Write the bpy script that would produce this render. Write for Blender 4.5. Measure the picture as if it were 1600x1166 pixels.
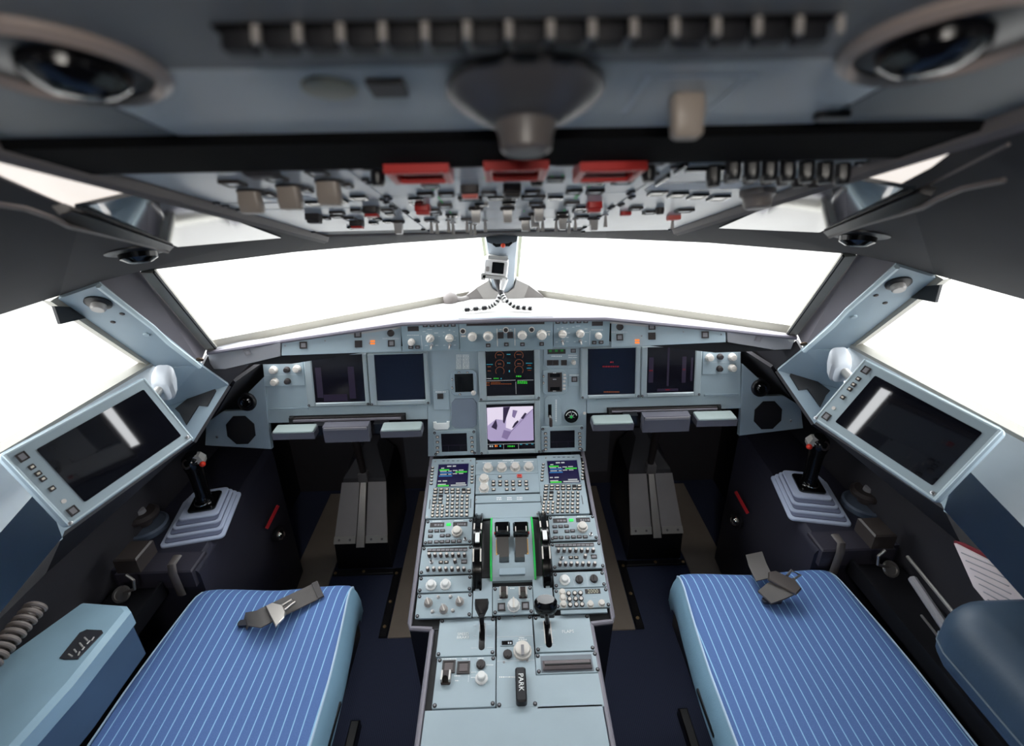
import bpy, math, random
from mathutils import Vector, Matrix
random.seed(7)
sin, cos, pi = math.sin, math.cos, math.pi
for _o in list(bpy.data.objects): bpy.data.objects.remove(_o)
COL = bpy.context.scene.collection

# ------------------------------------------------------------------ camera
CAM = Vector((0, 0, 1.75)); FPX = 780.0; CX0, CY0 = 800.0, 533.0
PITCH, YAW, ROLL = math.radians(23.0), math.radians(0.95), math.radians(1.1)
_f = Vector((sin(YAW)*cos(PITCH), cos(YAW)*cos(PITCH), -sin(PITCH)))
_r0 = Vector((cos(YAW), -sin(YAW), 0)); _u0 = _r0.cross(_f)
_r = cos(ROLL)*_r0 - sin(ROLL)*_u0; _u = sin(ROLL)*_r0 + cos(ROLL)*_u0
cam_d = bpy.data.cameras.new('camera'); cam = bpy.data.objects.new('camera', cam_d); COL.objects.link(cam)
M = Matrix.Identity(4)
for i in range(3): M[i][0] = _r[i]; M[i][1] = _u[i]; M[i][2] = -_f[i]; M[i][3] = CAM[i]
cam.matrix_world = M
cam_d.sensor_fit = 'HORIZONTAL'; cam_d.sensor_width = 36; cam_d.lens = FPX/1600*36
cam_d.shift_y = -(583-CY0)/1600.0
cam_d.clip_start = 0.02; cam_d.clip_end = 100
cam_d.dof.use_dof = True; cam_d.dof.focus_distance = 1.45; cam_d.dof.aperture_fstop = 4.0
S = bpy.context.scene; S.camera = cam
S.view_settings.view_transform = 'Standard'; S.view_settings.look = 'None'; S.view_settings.gamma = 1
S.view_settings.use_curve_mapping = False; S.view_settings.exposure = 0.0
S.cycles.max_bounces = 10; S.cycles.diffuse_bounces = 5; S.cycles.glossy_bounces = 4; S.cycles.transparent_max_bounces = 10
S.cycles.sample_clamp_indirect = 6.0
# ------------------------------------------------------------------ sky: flat white overcast outside
W = bpy.data.worlds.new('overcast_sky'); S.world = W; W.use_nodes = True
_nt = W.node_tree; _bg = _nt.nodes['Background']; _bg.inputs[1].default_value = 1.0
_tc = _nt.nodes.new('ShaderNodeTexCoord'); _sx = _nt.nodes.new('ShaderNodeSeparateXYZ'); _cr = _nt.nodes.new('ShaderNodeValToRGB'); _mr = _nt.nodes.new('ShaderNodeMapRange')
_mr.inputs[1].default_value = -.15; _mr.inputs[2].default_value = .15; _nt.links.new(_tc.outputs['Generated'], _sx.inputs[0]); _nt.links.new(_sx.outputs['Z'], _mr.inputs[0]); _nt.links.new(_mr.outputs[0], _cr.inputs[0])
_cr.color_ramp.elements[0].color = (1.9, 1.88, 1.85, 1); _cr.color_ramp.elements[1].color = (9.2, 9.4, 9.6, 1); _nt.links.new(_cr.outputs[0], _bg.inputs[0])   # bright apron below, brighter cloud above

def portal(c, x, y, sx, sy):          # marks a window opening for the sky light
    l = bpy.data.lights.new('sky_portal', 'AREA'); l.shape = 'RECTANGLE'; l.size = sx; l.size_y = sy; l.cycles.is_portal = True
    o = bpy.data.objects.new('sky_portal', l); COL.objects.link(o)
    x = Vector(x).normalized(); y = Vector(y); y = (y - y.dot(x)*x).normalized(); z = x.cross(y)
    m = Matrix.Identity(4)
    for i in range(3): m[i][0] = x[i]; m[i][1] = y[i]; m[i][2] = z[i]; m[i][3] = c[i]
    o.matrix_world = m; o['kind'] = 'helper'

# ------------------------------------------------------------------ projection helpers
def ray(x, y): return _f + _r*((x-CX0)/FPX) + _u*((CY0-y)/FPX)
def P(x, y, X=None, Y=None, Z=None, t=None):
    d = ray(x, y)
    if X is not None: t = (X-CAM.x)/d.x
    elif Y is not None: t = (Y-CAM.y)/d.y
    elif Z is not None: t = (Z-CAM.z)/d.z
    return CAM + d*t
def proj(p):
    d = Vector(p)-CAM; z = d.dot(_f); return (CX0+FPX*d.dot(_r)/z, CY0-FPX*d.dot(_u)/z)
def crop(x0, y0, s): return lambda x, y: (x0+x/s, y0+y/s)
k1 = crop(380,480,3.8095); k2 = crop(780,480,3.8095); k3 = crop(640,700,5); k4 = crop(640,880,5)
f1 = crop(620,485,8.889); f2 = crop(780,485,8.889); e1 = crop(740,540,6.861); m1 = crop(660,710,9.72)
q1 = crop(720,780,7.775); o1 = crop(240,230,4); o2 = crop(560,230,3.3333); o3 = crop(1000,230,4)
g1 = crop(660,360,5.714); l1 = crop(0,440,3.643); r1 = crop(1180,440,3.643); l2 = crop(200,440,4.165)
s1 = crop(180,640,2.7125); s2 = crop(940,640,2.7125); aL_ = crop(0,780,4.02); aR_ = crop(1300,760,3.76)
p1 = crop(460,660,4.86); p2 = crop(930,660,4.86); c1 = crop(0,200,3.478); c2 = crop(1140,200,3.478)
t1 = crop(0,0,3.478); t2 = crop(960,0,2.5); h1 = crop(0,0,2); h2 = crop(800,0,2); L3 = crop(0,360,2.242); R3 = crop(1080,360,2.242)

class Frame:
    def __init__(s, o, u, v):
        s.o = Vector(o); s.u = Vector(u).normalized(); v = Vector(v); s.v = (v - v.dot(s.u)*s.u).normalized(); s.n = s.u.cross(s.v)
    def mat(s, o=(0,0,0)):
        m = Matrix.Identity(4); p = s.w(*o)
        for i in range(3): m[i][0] = s.u[i]; m[i][1] = s.v[i]; m[i][2] = s.n[i]; m[i][3] = p[i]
        return m
    def w(s, a, b, h=0): return s.o + s.u*a + s.v*b + s.n*h
    def loc(s, p): d = Vector(p)-s.o; return (d.dot(s.u), d.dot(s.v), d.dot(s.n))
    def at(s, q, h=0):
        d = ray(*q); o = s.o + s.n*h; t = (o-CAM).dot(s.n)/d.dot(s.n); p = CAM+d*t
        return ((p-s.o).dot(s.u), (p-s.o).dot(s.v))
    def rect(s, k, x0, y0, x1, y1, h=0):      # pixel box -> u0,u1,v0,v1
        ym, xm = (y0+y1)/2, (x0+x1)/2
        return (s.at(k(x0, ym), h)[0], s.at(k(x1, ym), h)[0], s.at(k(xm, y1), h)[1], s.at(k(xm, y0), h)[1])
WORLD = Frame((0,0,0), (1,0,0), (0,1,0))

# ------------------------------------------------------------------ materials
def lin(c): return tuple((x/12.92 if x <= 0.04045 else ((x+0.055)/1.055)**2.4) for x in [v/255 for v in c])
_mats = {}
def mat(name, rgb, rough=0.5, metal=0.0, emit=0.0, bump=0.0, bscale=200, var=0.06, spec=0.5, vscale=9):
    if name in _mats: return _mats[name]
    m = bpy.data.materials.new(name); m.use_nodes = True; nt = m.node_tree; b = nt.nodes['Principled BSDF']
    c = lin(rgb)
    b.inputs['Roughness'].default_value = rough; b.inputs['Metallic'].default_value = metal; b.inputs['Specular IOR Level'].default_value = spec
    tc = nt.nodes.new('ShaderNodeTexCoord')
    if emit > 0:
        b.inputs['Base Color'].default_value = (c[0]*.2, c[1]*.2, c[2]*.2, 1)
        b.inputs['Emission Color'].default_value = (*c, 1); b.inputs['Emission Strength'].default_value = emit
    else:
        n = nt.nodes.new('ShaderNodeTexNoise'); n.inputs['Scale'].default_value = vscale; n.inputs['Detail'].default_value = 4
        r = nt.nodes.new('ShaderNodeValToRGB'); nt.links.new(tc.outputs['Object'], n.inputs['Vector']); nt.links.new(n.outputs['Fac'], r.inputs['Fac'])
        r.color_ramp.elements[0].position = .3; r.color_ramp.elements[1].position = .7
        r.color_ramp.elements[0].color = (*[x*(1-var) for x in c], 1); r.color_ramp.elements[1].color = (*[min(1, x*(1+var)) for x in c], 1)
        nt.links.new(r.outputs['Color'], b.inputs['Base Color'])
    if bump:
        n2 = nt.nodes.new('ShaderNodeTexNoise'); n2.inputs['Scale'].default_value = bscale; n2.inputs['Detail'].default_value = 3
        bp = nt.nodes.new('ShaderNodeBump'); bp.inputs['Strength'].default_value = bump; bp.inputs['Distance'].default_value = 0.002
        nt.links.new(tc.outputs['Object'], n2.inputs['Vector']); nt.links.new(n2.outputs['Fac'], bp.inputs['Height']); nt.links.new(bp.outputs['Normal'], b.inputs['Normal'])
    _mats[name] = m; return m
PANEL = mat('blue_grey_panel_paint', (157,173,181), .45, var=.04, bump=.05, bscale=600)
PANEL2 = mat('blue_grey_lining_paint', (143,159,169), .5, var=.05)
OHP = mat('overhead_panel_paint', (186,190,192), .27, var=.04)
GREYP = mat('warm_grey_plastic', (128,126,130), .5, bump=.08)
RIM = mat('mauve_grey_edge_plastic', (120,116,126), .4)
DARK = mat('dark_gap', (26,27,30), .7)
BLACK = mat('black_plastic', (22,22,26), .35)
GLOSS = mat('gloss_black', (10,10,12), .12)
RUBBER = mat('black_rubber', (12,12,13), .95, spec=.1)
CONS = mat('black_navy_console_skin', (44,44,56), .42, bump=.25, bscale=500, spec=.4)
DKLIN = mat('dark_grey_lining', (62,61,66), .7, bump=.1, bscale=300)
CEIL = mat('charcoal_ceiling_lining', (42,41,44), .85, bump=.1, bscale=300)
KNOB = mat('ivory_knob_plastic', (214,208,200), .4)
KGREY = mat('grey_knob_plastic', (150,144,140), .4)
KEYD = mat('brown_black_key', (48,42,42), .5)
KEYL = mat('ivory_key_legend', (226,216,200), .5)
WHITE = mat('white_marking_paint', (235,238,236), .6)
SCREW = mat('screw_steel', (170,170,172), .3, .8)
STEEL = mat('brushed_steel', (176,170,164), .35, .9, bump=.05)
CHROME = mat('chrome', (220,215,205), .08, 1.0)
SEALW = mat('off_white_window_seal', (168,165,156), .6)
GLARE = mat('light_grey_glareshield_top', (172,170,168), .8, bump=.1, bscale=300)
FLOORM = mat('brown_metal_floor_plate', (165,152,140), .45, .2, bump=.08, bscale=80)
RED = mat('red_guard_plastic', (190,42,38), .35)
REDL = mat('red_lit', (255,70,50), .4, emit=.9)
SALMON = mat('salmon_red_plastic', (225,110,98), .4)
GREENL = mat('green_lamp', (30,240,90), .4, emit=.9)
AMBERL = mat('amber_lamp', (255,130,40), .4, emit=1.0)
AMBER = mat('amber_screen_symbols', (205,110,50), .4, emit=.2)
GREENS = mat('green_screen_symbols', (60,220,60), .4, emit=.6)
GREENT = mat('green_scale_stripe', (40,205,90), .4)
CYANS = mat('cyan_screen_symbols', (60,190,220), .4, emit=.5)
BLUES = mat('blue_screen_symbols', (40,120,190), .4, emit=.6)
WHITES = mat('white_screen_symbols', (200,205,205), .4, emit=.6)
REDS = mat('red_screen_symbols', (190,30,40), .4, emit=.25)
VIOS = mat('dim_violet_screen_bands', (70,50,90), .4, emit=.09)
YELLOWT = mat('ochre_scale_paint', (215,165,80), .5)
SCR = mat('dark_display_glass', (20,18,27), .12, emit=0)
MSCR = mat('menu_screen_violet', (30,22,72), .2, emit=.5)
LAV = mat('lavender_grey_rubber', (184,194,216), .5)
BLUEL = mat('pale_blue_leather', (128,166,190), .5, bump=.2, bscale=300)
STRAP = mat('grey_belt_webbing', (92,88,86), .8, bump=.4, bscale=900)
TEAL = mat('dark_teal_leather', (48,66,84), .5, bump=.1)
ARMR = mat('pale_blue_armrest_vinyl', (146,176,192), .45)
SILV = mat('silver_plastic', (190,188,184), .3, .3)
PEDG = mat('grey_pedal_cover', (176,172,174), .5, bump=.1)
PAPER = mat('pale_paper', (208,196,196), .8)
LAMPW = mat('ceiling_lamp_diffuser', (255,246,238), .5, emit=.95)
LEGW = mat('faint_grey_marking', (190,196,200), .6)

def fabric(name, base, stripe, pitch, width, sx=0.0):
    m = bpy.data.materials.new(name); m.use_nodes = True; nt = m.node_tree; b = nt.nodes['Principled BSDF']; b.inputs['Roughness'].default_value = .85
    b.inputs['Specular IOR Level'].default_value = .2
    tc = nt.nodes.new('ShaderNodeTexCoord'); sp = nt.nodes.new('ShaderNodeSeparateXYZ'); nt.links.new(tc.outputs['Object'], sp.inputs[0])
    def mt(op, a, v=None):
        n = nt.nodes.new('ShaderNodeMath'); n.operation = op; nt.links.new(a, n.inputs[0])
        if v is not None: n.inputs[1].default_value = v
        return n.outputs[0]
    fr = mt('FRACT', mt('MULTIPLY', mt('ADD', sp.outputs['X'], 5.0+sx), 1/pitch))
    line = mt('LESS_THAN', fr, width/pitch)
    mx = nt.nodes.new('ShaderNodeMixRGB'); nt.links.new(line, mx.inputs[0])
    nz = nt.nodes.new('ShaderNodeTexNoise'); nz.inputs['Scale'].default_value = 700; nt.links.new(tc.outputs['Object'], nz.inputs['Vector'])
    rp = nt.nodes.new('ShaderNodeValToRGB'); nt.links.new(nz.outputs['Fac'], rp.inputs['Fac'])
    c = lin(base); rp.color_ramp.elements[0].color = (*[x*.7 for x in c], 1); rp.color_ramp.elements[1].color = (*[x*1.3 for x in c], 1)
    nt.links.new(rp.outputs[0], mx.inputs[1]); mx.inputs[2].default_value = (*lin(stripe), 1); nt.links.new(mx.outputs[0], b.inputs['Base Color'])
    bp = nt.nodes.new('ShaderNodeBump'); bp.inputs['Strength'].default_value = .3; bp.inputs['Distance'].default_value = .001
    nt.links.new(nz.outputs['Fac'], bp.inputs['Height']); nt.links.new(bp.outputs['Normal'], b.inputs['Normal'])
    return m
SEATF = fabric('blue_pinstripe_fabric', (88,116,168), (150,196,226), .0215, .0024)
CARPET = fabric('navy_ribbed_carpet', (66,72,96), (50,56,80), .006, .002)

def tinted(name, tint, gloss=.08, rough=.03):
    m = bpy.data.materials.new(name); m.use_nodes = True; nt = m.node_tree; nt.nodes.clear()
    out = nt.nodes.new('ShaderNodeOutputMaterial'); mx = nt.nodes.new('ShaderNodeMixShader'); tr = nt.nodes.new('ShaderNodeBsdfTransparent'); gl = nt.nodes.new('ShaderNodeBsdfGlossy')
    lw_ = nt.nodes.new('ShaderNodeLayerWeight'); fz = nt.nodes.new('ShaderNodeMath'); fz.operation = 'POWER'; nt.links.new(lw_.outputs['Facing'], fz.inputs[0]); fz.inputs[1].default_value = 4.0; tr.inputs[0].default_value = (*tint, 1); gl.inputs['Roughness'].default_value = rough
    ad = nt.nodes.new('ShaderNodeMath'); ad.operation = 'MULTIPLY'; ad.inputs[1].default_value = gloss; nt.links.new(fz.outputs[0], ad.inputs[0])
    nt.links.new(ad.outputs[0], mx.inputs[0]); nt.links.new(tr.outputs[0], mx.inputs[1]); nt.links.new(gl.outputs[0], mx.inputs[2]); nt.links.new(mx.outputs[0], out.inputs[0])
    return m
GLASS = tinted('window_glass', (.97,.98,.98), .6)
VISOR = tinted('smoked_visor_acrylic', (.16,.17,.19), 1.6)

# ------------------------------------------------------------------ mesh builder
def offset_poly(poly, d):
    n = len(poly); out = []
    area = sum(poly[i][0]*poly[(i+1) % n][1]-poly[(i+1) % n][0]*poly[i][1] for i in range(n))
    sg = 1 if area > 0 else -1
    for i in range(n):
        p0, p, p2 = poly[i-1], poly[i], poly[(i+1) % n]
        e1_ = Vector((p[0]-p0[0], p[1]-p0[1])); e2_ = Vector((p2[0]-p[0], p2[1]-p[1]))
        if e1_.length < 1e-9 or e2_.length < 1e-9: out.append(p); continue
        e1_.normalize(); e2_.normalize()
        n1 = Vector((-e1_.y, e1_.x))*sg; n2 = Vector((-e2_.y, e2_.x))*sg; b = n1+n2
        if b.length < 1e-6: out.append(p); continue
        b.normalize(); k = min(d/max(b.dot(n1), .3), d*2.5); out.append((p[0]+b.x*k, p[1]+b.y*k))
    return out
def rrect(cx, cy, w, d, r=0, seg=3):
    r = min(r, w/2-1e-5, d/2-1e-5)
    if r <= 1e-5: return [(cx-w/2, cy-d/2), (cx+w/2, cy-d/2), (cx+w/2, cy+d/2), (cx-w/2, cy+d/2)]
    pts = []
    for sx, sy, a0 in ((1,-1,-pi/2), (1,1,0), (-1,1,pi/2), (-1,-1,pi)):
        for i in range(seg+1):
            a = a0 + (pi/2)*i/seg; pts.append((cx+sx*(w/2-r)+r*cos(a), cy+sy*(d/2-r)+r*sin(a)))
    return pts
class MB:
    def __init__(s): s.v = []; s.f = []; s.m = []
    def add(s, vs, fs, mi=0):
        o = len(s.v); s.v += [tuple(v) for v in vs]; s.f += [tuple(o+i for i in f) for f in fs]; s.m += [mi]*len(fs); return s
    def prism(s, poly, z0, z1, ch=0, mi=0, top=None, M=None):
        n = len(poly)
        area = sum(poly[i][0]*poly[(i+1) % n][1]-poly[(i+1) % n][0]*poly[i][1] for i in range(n))
        if area < 0: poly = poly[::-1]
        rings = [[(x, y, z0) for x, y in poly]]
        if ch > 0:
            rings.append([(x, y, z1-ch) for x, y in poly]); rings.append([(x, y, z1) for x, y in offset_poly(poly, ch)])
        else: rings.append([(x, y, z1) for x, y in poly])
        vs = [v for r in rings for v in r]
        if M is not None: vs = [M @ Vector(v) for v in vs]
        fs = []
        for k in range(len(rings)-1):
            for i in range(n): j = (i+1) % n; fs.append((k*n+i, k*n+j, (k+1)*n+j, (k+1)*n+i))
        s.add(vs, fs, mi); o = len(s.v)-len(vs); L = len(rings)-1
        s.f.append(tuple(o+L*n+i for i in range(n))); s.m.append(mi if top is None else top)
        s.f.append(tuple(o+i for i in reversed(range(n)))); s.m.append(mi)
        return s
    def rbox(s, cx, cy, w, d, z0, z1, r=0, ch=0, mi=0, top=None, M=None, seg=3): return s.prism(rrect(cx, cy, w, d, r, seg), z0, z1, ch, mi, top, M)
    def box(s, x0, x1, y0, y1, z0, z1, ch=0, mi=0, M=None):
        return s.prism([(min(x0,x1), min(y0,y1)), (max(x0,x1), min(y0,y1)), (max(x0,x1), max(y0,y1)), (min(x0,x1), max(y0,y1))], z0, z1, ch, mi, None, M)
    def lathe(s, prof, c=(0,0,0), n=20, mi=0, M=None, flute=0, nf=0):
        vs = []; fs = []
        for r, z in prof:
            for i in range(n):
                a = 2*pi*i/n; rr = r*(1 - (flute if (nf and i % 2) else 0)); vs.append(Vector((c[0]+rr*cos(a), c[1]+rr*sin(a), c[2]+z)))
        for k in range(len(prof)-1):
            for i in range(n): j = (i+1) % n; fs.append((k*n+i, k*n+j, (k+1)*n+j, (k+1)*n+i))
        L = len(prof)-1; fs.append(tuple(L*n+i for i in range(n))); fs.append(tuple(reversed(range(n))))
        if M is not None: vs = [M @ v for v in vs]
        return s.add(vs, fs, mi)
    def tube(s, pts, r, n=8, mi=0, flat=1.0):
        pts = [Vector(p) for p in pts]; rs = r if isinstance(r, (list, tuple)) else [r]*len(pts); vs = []; fs = []; ref = None
        for i, p in enumerate(pts):
            t = (pts[min(i+1, len(pts)-1)]-pts[max(i-1, 0)]).normalized()
            if ref is None: ref = t.cross(Vector((0,0,1))); ref = ref if ref.length > .1 else t.cross(Vector((1,0,0)))
            a = (ref - ref.dot(t)*t).normalized(); b = t.cross(a); ref = a
            for k in range(n): an = 2*pi*k/n; vs.append(p + a*cos(an)*rs[i] + b*sin(an)*rs[i]*flat)
        for i in range(len(pts)-1):
            for k in range(n): j = (k+1) % n; fs.append((i*n+k, i*n+j, (i+1)*n+j, (i+1)*n+k))
        fs.append(tuple(reversed(range(n)))); fs.append(tuple((len(pts)-1)*n+k for k in range(n)))
        return s.add(vs, fs, mi)
    def loft(s, rings, mi=0, cap=True, closed=True):
        n = len(rings[0]); vs = [v for r in rings for v in r]; fs = []
        for k in range(len(rings)-1):
            for i in range(n if closed else n-1): j = (i+1) % n; fs.append((k*n+i, k*n+j, (k+1)*n+j, (k+1)*n+i))
        if cap: fs.append(tuple(reversed(range(n)))); fs.append(tuple((len(rings)-1)*n+i for i in range(n)))
        return s.add(vs, fs, mi)
    def slab(s, pts, th, mi=0, nrm=None):
        pts = [Vector(p) for p in pts]; n = len(pts)
        if nrm is None:
            nrm = Vector((0,0,0))
            for i in range(n): nrm += pts[i].cross(pts[(i+1) % n])
            nrm.normalize()
            if nrm.dot(CAM-pts[0]) < 0: nrm = -nrm
        vs = pts + [p-nrm*th for p in pts]
        fs = [tuple(range(n)), tuple(reversed(range(n, 2*n)))] + [(i, n+i, n+(i+1) % n, (i+1) % n) for i in range(n)]
        return s.add(vs, fs, mi)
    def mesh(s, name, mats, o=(0,0,0), flat=False):
        me = bpy.data.meshes.new(name); me.from_pydata([(v[0]-o[0], v[1]-o[1], v[2]-o[2]) for v in s.v], [], s.f)
        for m in (mats if isinstance(mats, (list, tuple)) else [mats]): me.materials.append(m)
        me.polygons.foreach_set('material_index', s.m)
        import bmesh
        b = bmesh.new(); b.from_mesh(me); bmesh.ops.recalc_face_normals(b, faces=b.faces); b.to_mesh(me); b.free()
        if not flat: me.shade_smooth(); me.set_sharp_from_angle(angle=math.radians(38))
        me.update(); return me
def link(name, data, parent=None, m=None):
    o = bpy.data.objects.new(name, data); COL.objects.link(o)
    if parent is not None: o.parent = parent
    if m is not None: o.matrix_local = m
    return o
LABELS = {}
def tag(o, label, cat, group=None):
    o['label'] = label; o['category'] = cat
    if group: o['group'] = group
    return o
class Thing:
    def __init__(s, name, label, cat, fr=WORLD, o=(0,0,0), group=None):
        s.fr = fr; s.o = tuple(o) if len(o) == 3 else (o[0], o[1], 0); s.e = link(name, None); s.e.matrix_world = fr.mat(s.o); s.e.empty_display_size = .02
        tag(s.e, label, cat, group)
    def part(s, name, mb, mats, parent=None, label=None, flat=False):
        o = link(name, mb.mesh(name, mats, s.o, flat), parent or s.e)
        if label: o['label'] = label
        return o
    def inst(s, name, me, loc, parent=None, label=None, rot=0, scale=None):
        m = Matrix.Translation((loc[0]-s.o[0], loc[1]-s.o[1], (loc[2] if len(loc) > 2 else 0)-s.o[2])) @ Matrix.Rotation(rot, 4, 'Z')
        if scale: m = m @ Matrix.Diagonal((*scale, 1))
        o = link(name, me, parent or s.e, m)
        if label: o['label'] = label
        return o
def solo(name, mb, mats, label, cat, fr=WORLD, o=(0,0,0), group=None, flat=False):
    o = tuple(o) if len(o) == 3 else (o[0], o[1], 0)
    ob = link(name, mb.mesh(name, mats, o, flat)); ob.matrix_world = fr.mat(o); tag(ob, label, cat, group); return ob
def struct(name, mb, mats, parent=None, flat=False):
    ob = link(name, mb.mesh(name, mats, (0,0,0), flat), parent)
    if parent is None: ob['kind'] = 'structure'
    return ob
def text(th, name, s_, loc, size, m, rot=0, parent=None, lab=None, extr=.0002):
    c = bpy.data.curves.new(name, 'FONT'); c.body = s_; c.size = size; c.align_x = 'CENTER'; c.align_y = 'CENTER'; c.extrude = extr; c.resolution_u = 2
    tmp = bpy.data.objects.new(name, c); COL.objects.link(tmp); bpy.context.view_layer.update()
    me = bpy.data.meshes.new_from_object(tmp.evaluated_get(bpy.context.evaluated_depsgraph_get())); bpy.data.objects.remove(tmp); me.name = name
    me.materials.clear(); me.materials.append(m)
    return link(name, me, parent or th.e, Matrix.Translation((loc[0]-th.o[0], loc[1]-th.o[1], loc[2]-th.o[2])) @ Matrix.Rotation(rot, 4, 'Z'))
_mc = {}
def cached(key, fn, mats):
    if key not in _mc: _mc[key] = fn().mesh(key if isinstance(key, str) else key[0], mats)
    return _mc[key]
# ------------------------------------------------------------------ main planes of the cockpit
PL = Frame((0,.80,.604), (1,0,0), (0,1,0))                 # aft pedestal top
PU = Frame((0,.89,.612), (1,0,0), (0,.495,.132))           # forward pedestal top
_t = math.radians(13)
MP = Frame((0,1.385,.748), (1,0,0), (0,sin(_t),cos(_t)))   # main instrument panel
FF = Frame((0,1.41,1.115), (1,0,0), (0,.1,1))              # glareshield face
OH = Frame((0,.92,1.575), (1,0,0), (0,-.365,.1115))        # forward overhead panel, facing down
def mir(p): return Vector((-p[0], p[1], p[2]))
def side(p, s): return Vector((p[0]*(-s), p[1], p[2]))     # points are given for the left side; s=-1 left, +1 right
def plane3(a, b, c): u = Vector(b)-Vector(a); return Frame(a, u, Vector(c)-Vector(a))
def onpl(fr, q): a = fr.at(q); return fr.w(a[0], a[1])

# ---- shell points (left side)
W1 = P(322,546,Z=1.2); C0 = Vector((0,1.77,1.2)); W2 = P(219,424,Z=1.48)
WP = plane3(W1, C0, W2)
WM = onpl(WP, (460,394)); WM2 = onpl(WP, (620,380)); T0 = Vector((0, onpl(WP, (786,369)).y, onpl(WP, (786,369)).z))
A = P(156,440,X=-.80); B = P(313,568,X=-.82); D = P(93,462,X=-.90)
PP = plane3(B, A, D); Cc = onpl(PP, (243,569)); D0 = P(0,715,Z=Cc.z)
Eb = P(357,602,X=-.80); Fb = P(302,690,X=-.86); Gb = P(250,640,X=-.97)
TopR = P(0,492,X=-.92)
dirb = (D0-Cc).normalized(); dirt = (TopR-D).normalized()
D1 = Cc + dirb*((Cc.y-.42)/-dirb.y); Tb = D + dirt*((D.y-.42)/-dirt.y)       # rear end of the side window
Sin = P(67,757,Z=1.045); Sin2 = P(0,833,Z=1.045)
ds = (Sin2-Sin).normalized(); SinR = Sin+ds*((Sin.y+.9)/-ds.y); SinF = Gb
Bl = P(97,840,X=-1.0); Bl2 = P(0,904,X=-1.03); db = (Bl2-Bl).normalized(); BlR = Bl+db*((Bl.y+.9)/-db.y)
OC = OH.w(*OH.at((521,372))); OA = OH.w(*OH.at((185,262))); OZ = OH.w(*OH.at((0,214)))
CB = Vector((-1.16, -.9, 1.05))
for nm, p, q in (('D', D, (1503,428)), ('C', Cc, (1320,540)), ('D0', D0, 0), ('E', Eb, (1213,578)), ('A', A, (1400,405)), ('Sin', Sin, 0), ('Bl', Bl, 0), ('OC', OC, (1055,357)), ('OA', OA, (1400,245)), ('OZ', OZ, (1600,200))):
    print('PT', nm, [round(v, 3) for v in p], 'mir', [round(v) for v in proj(mir(p))], q)

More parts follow.
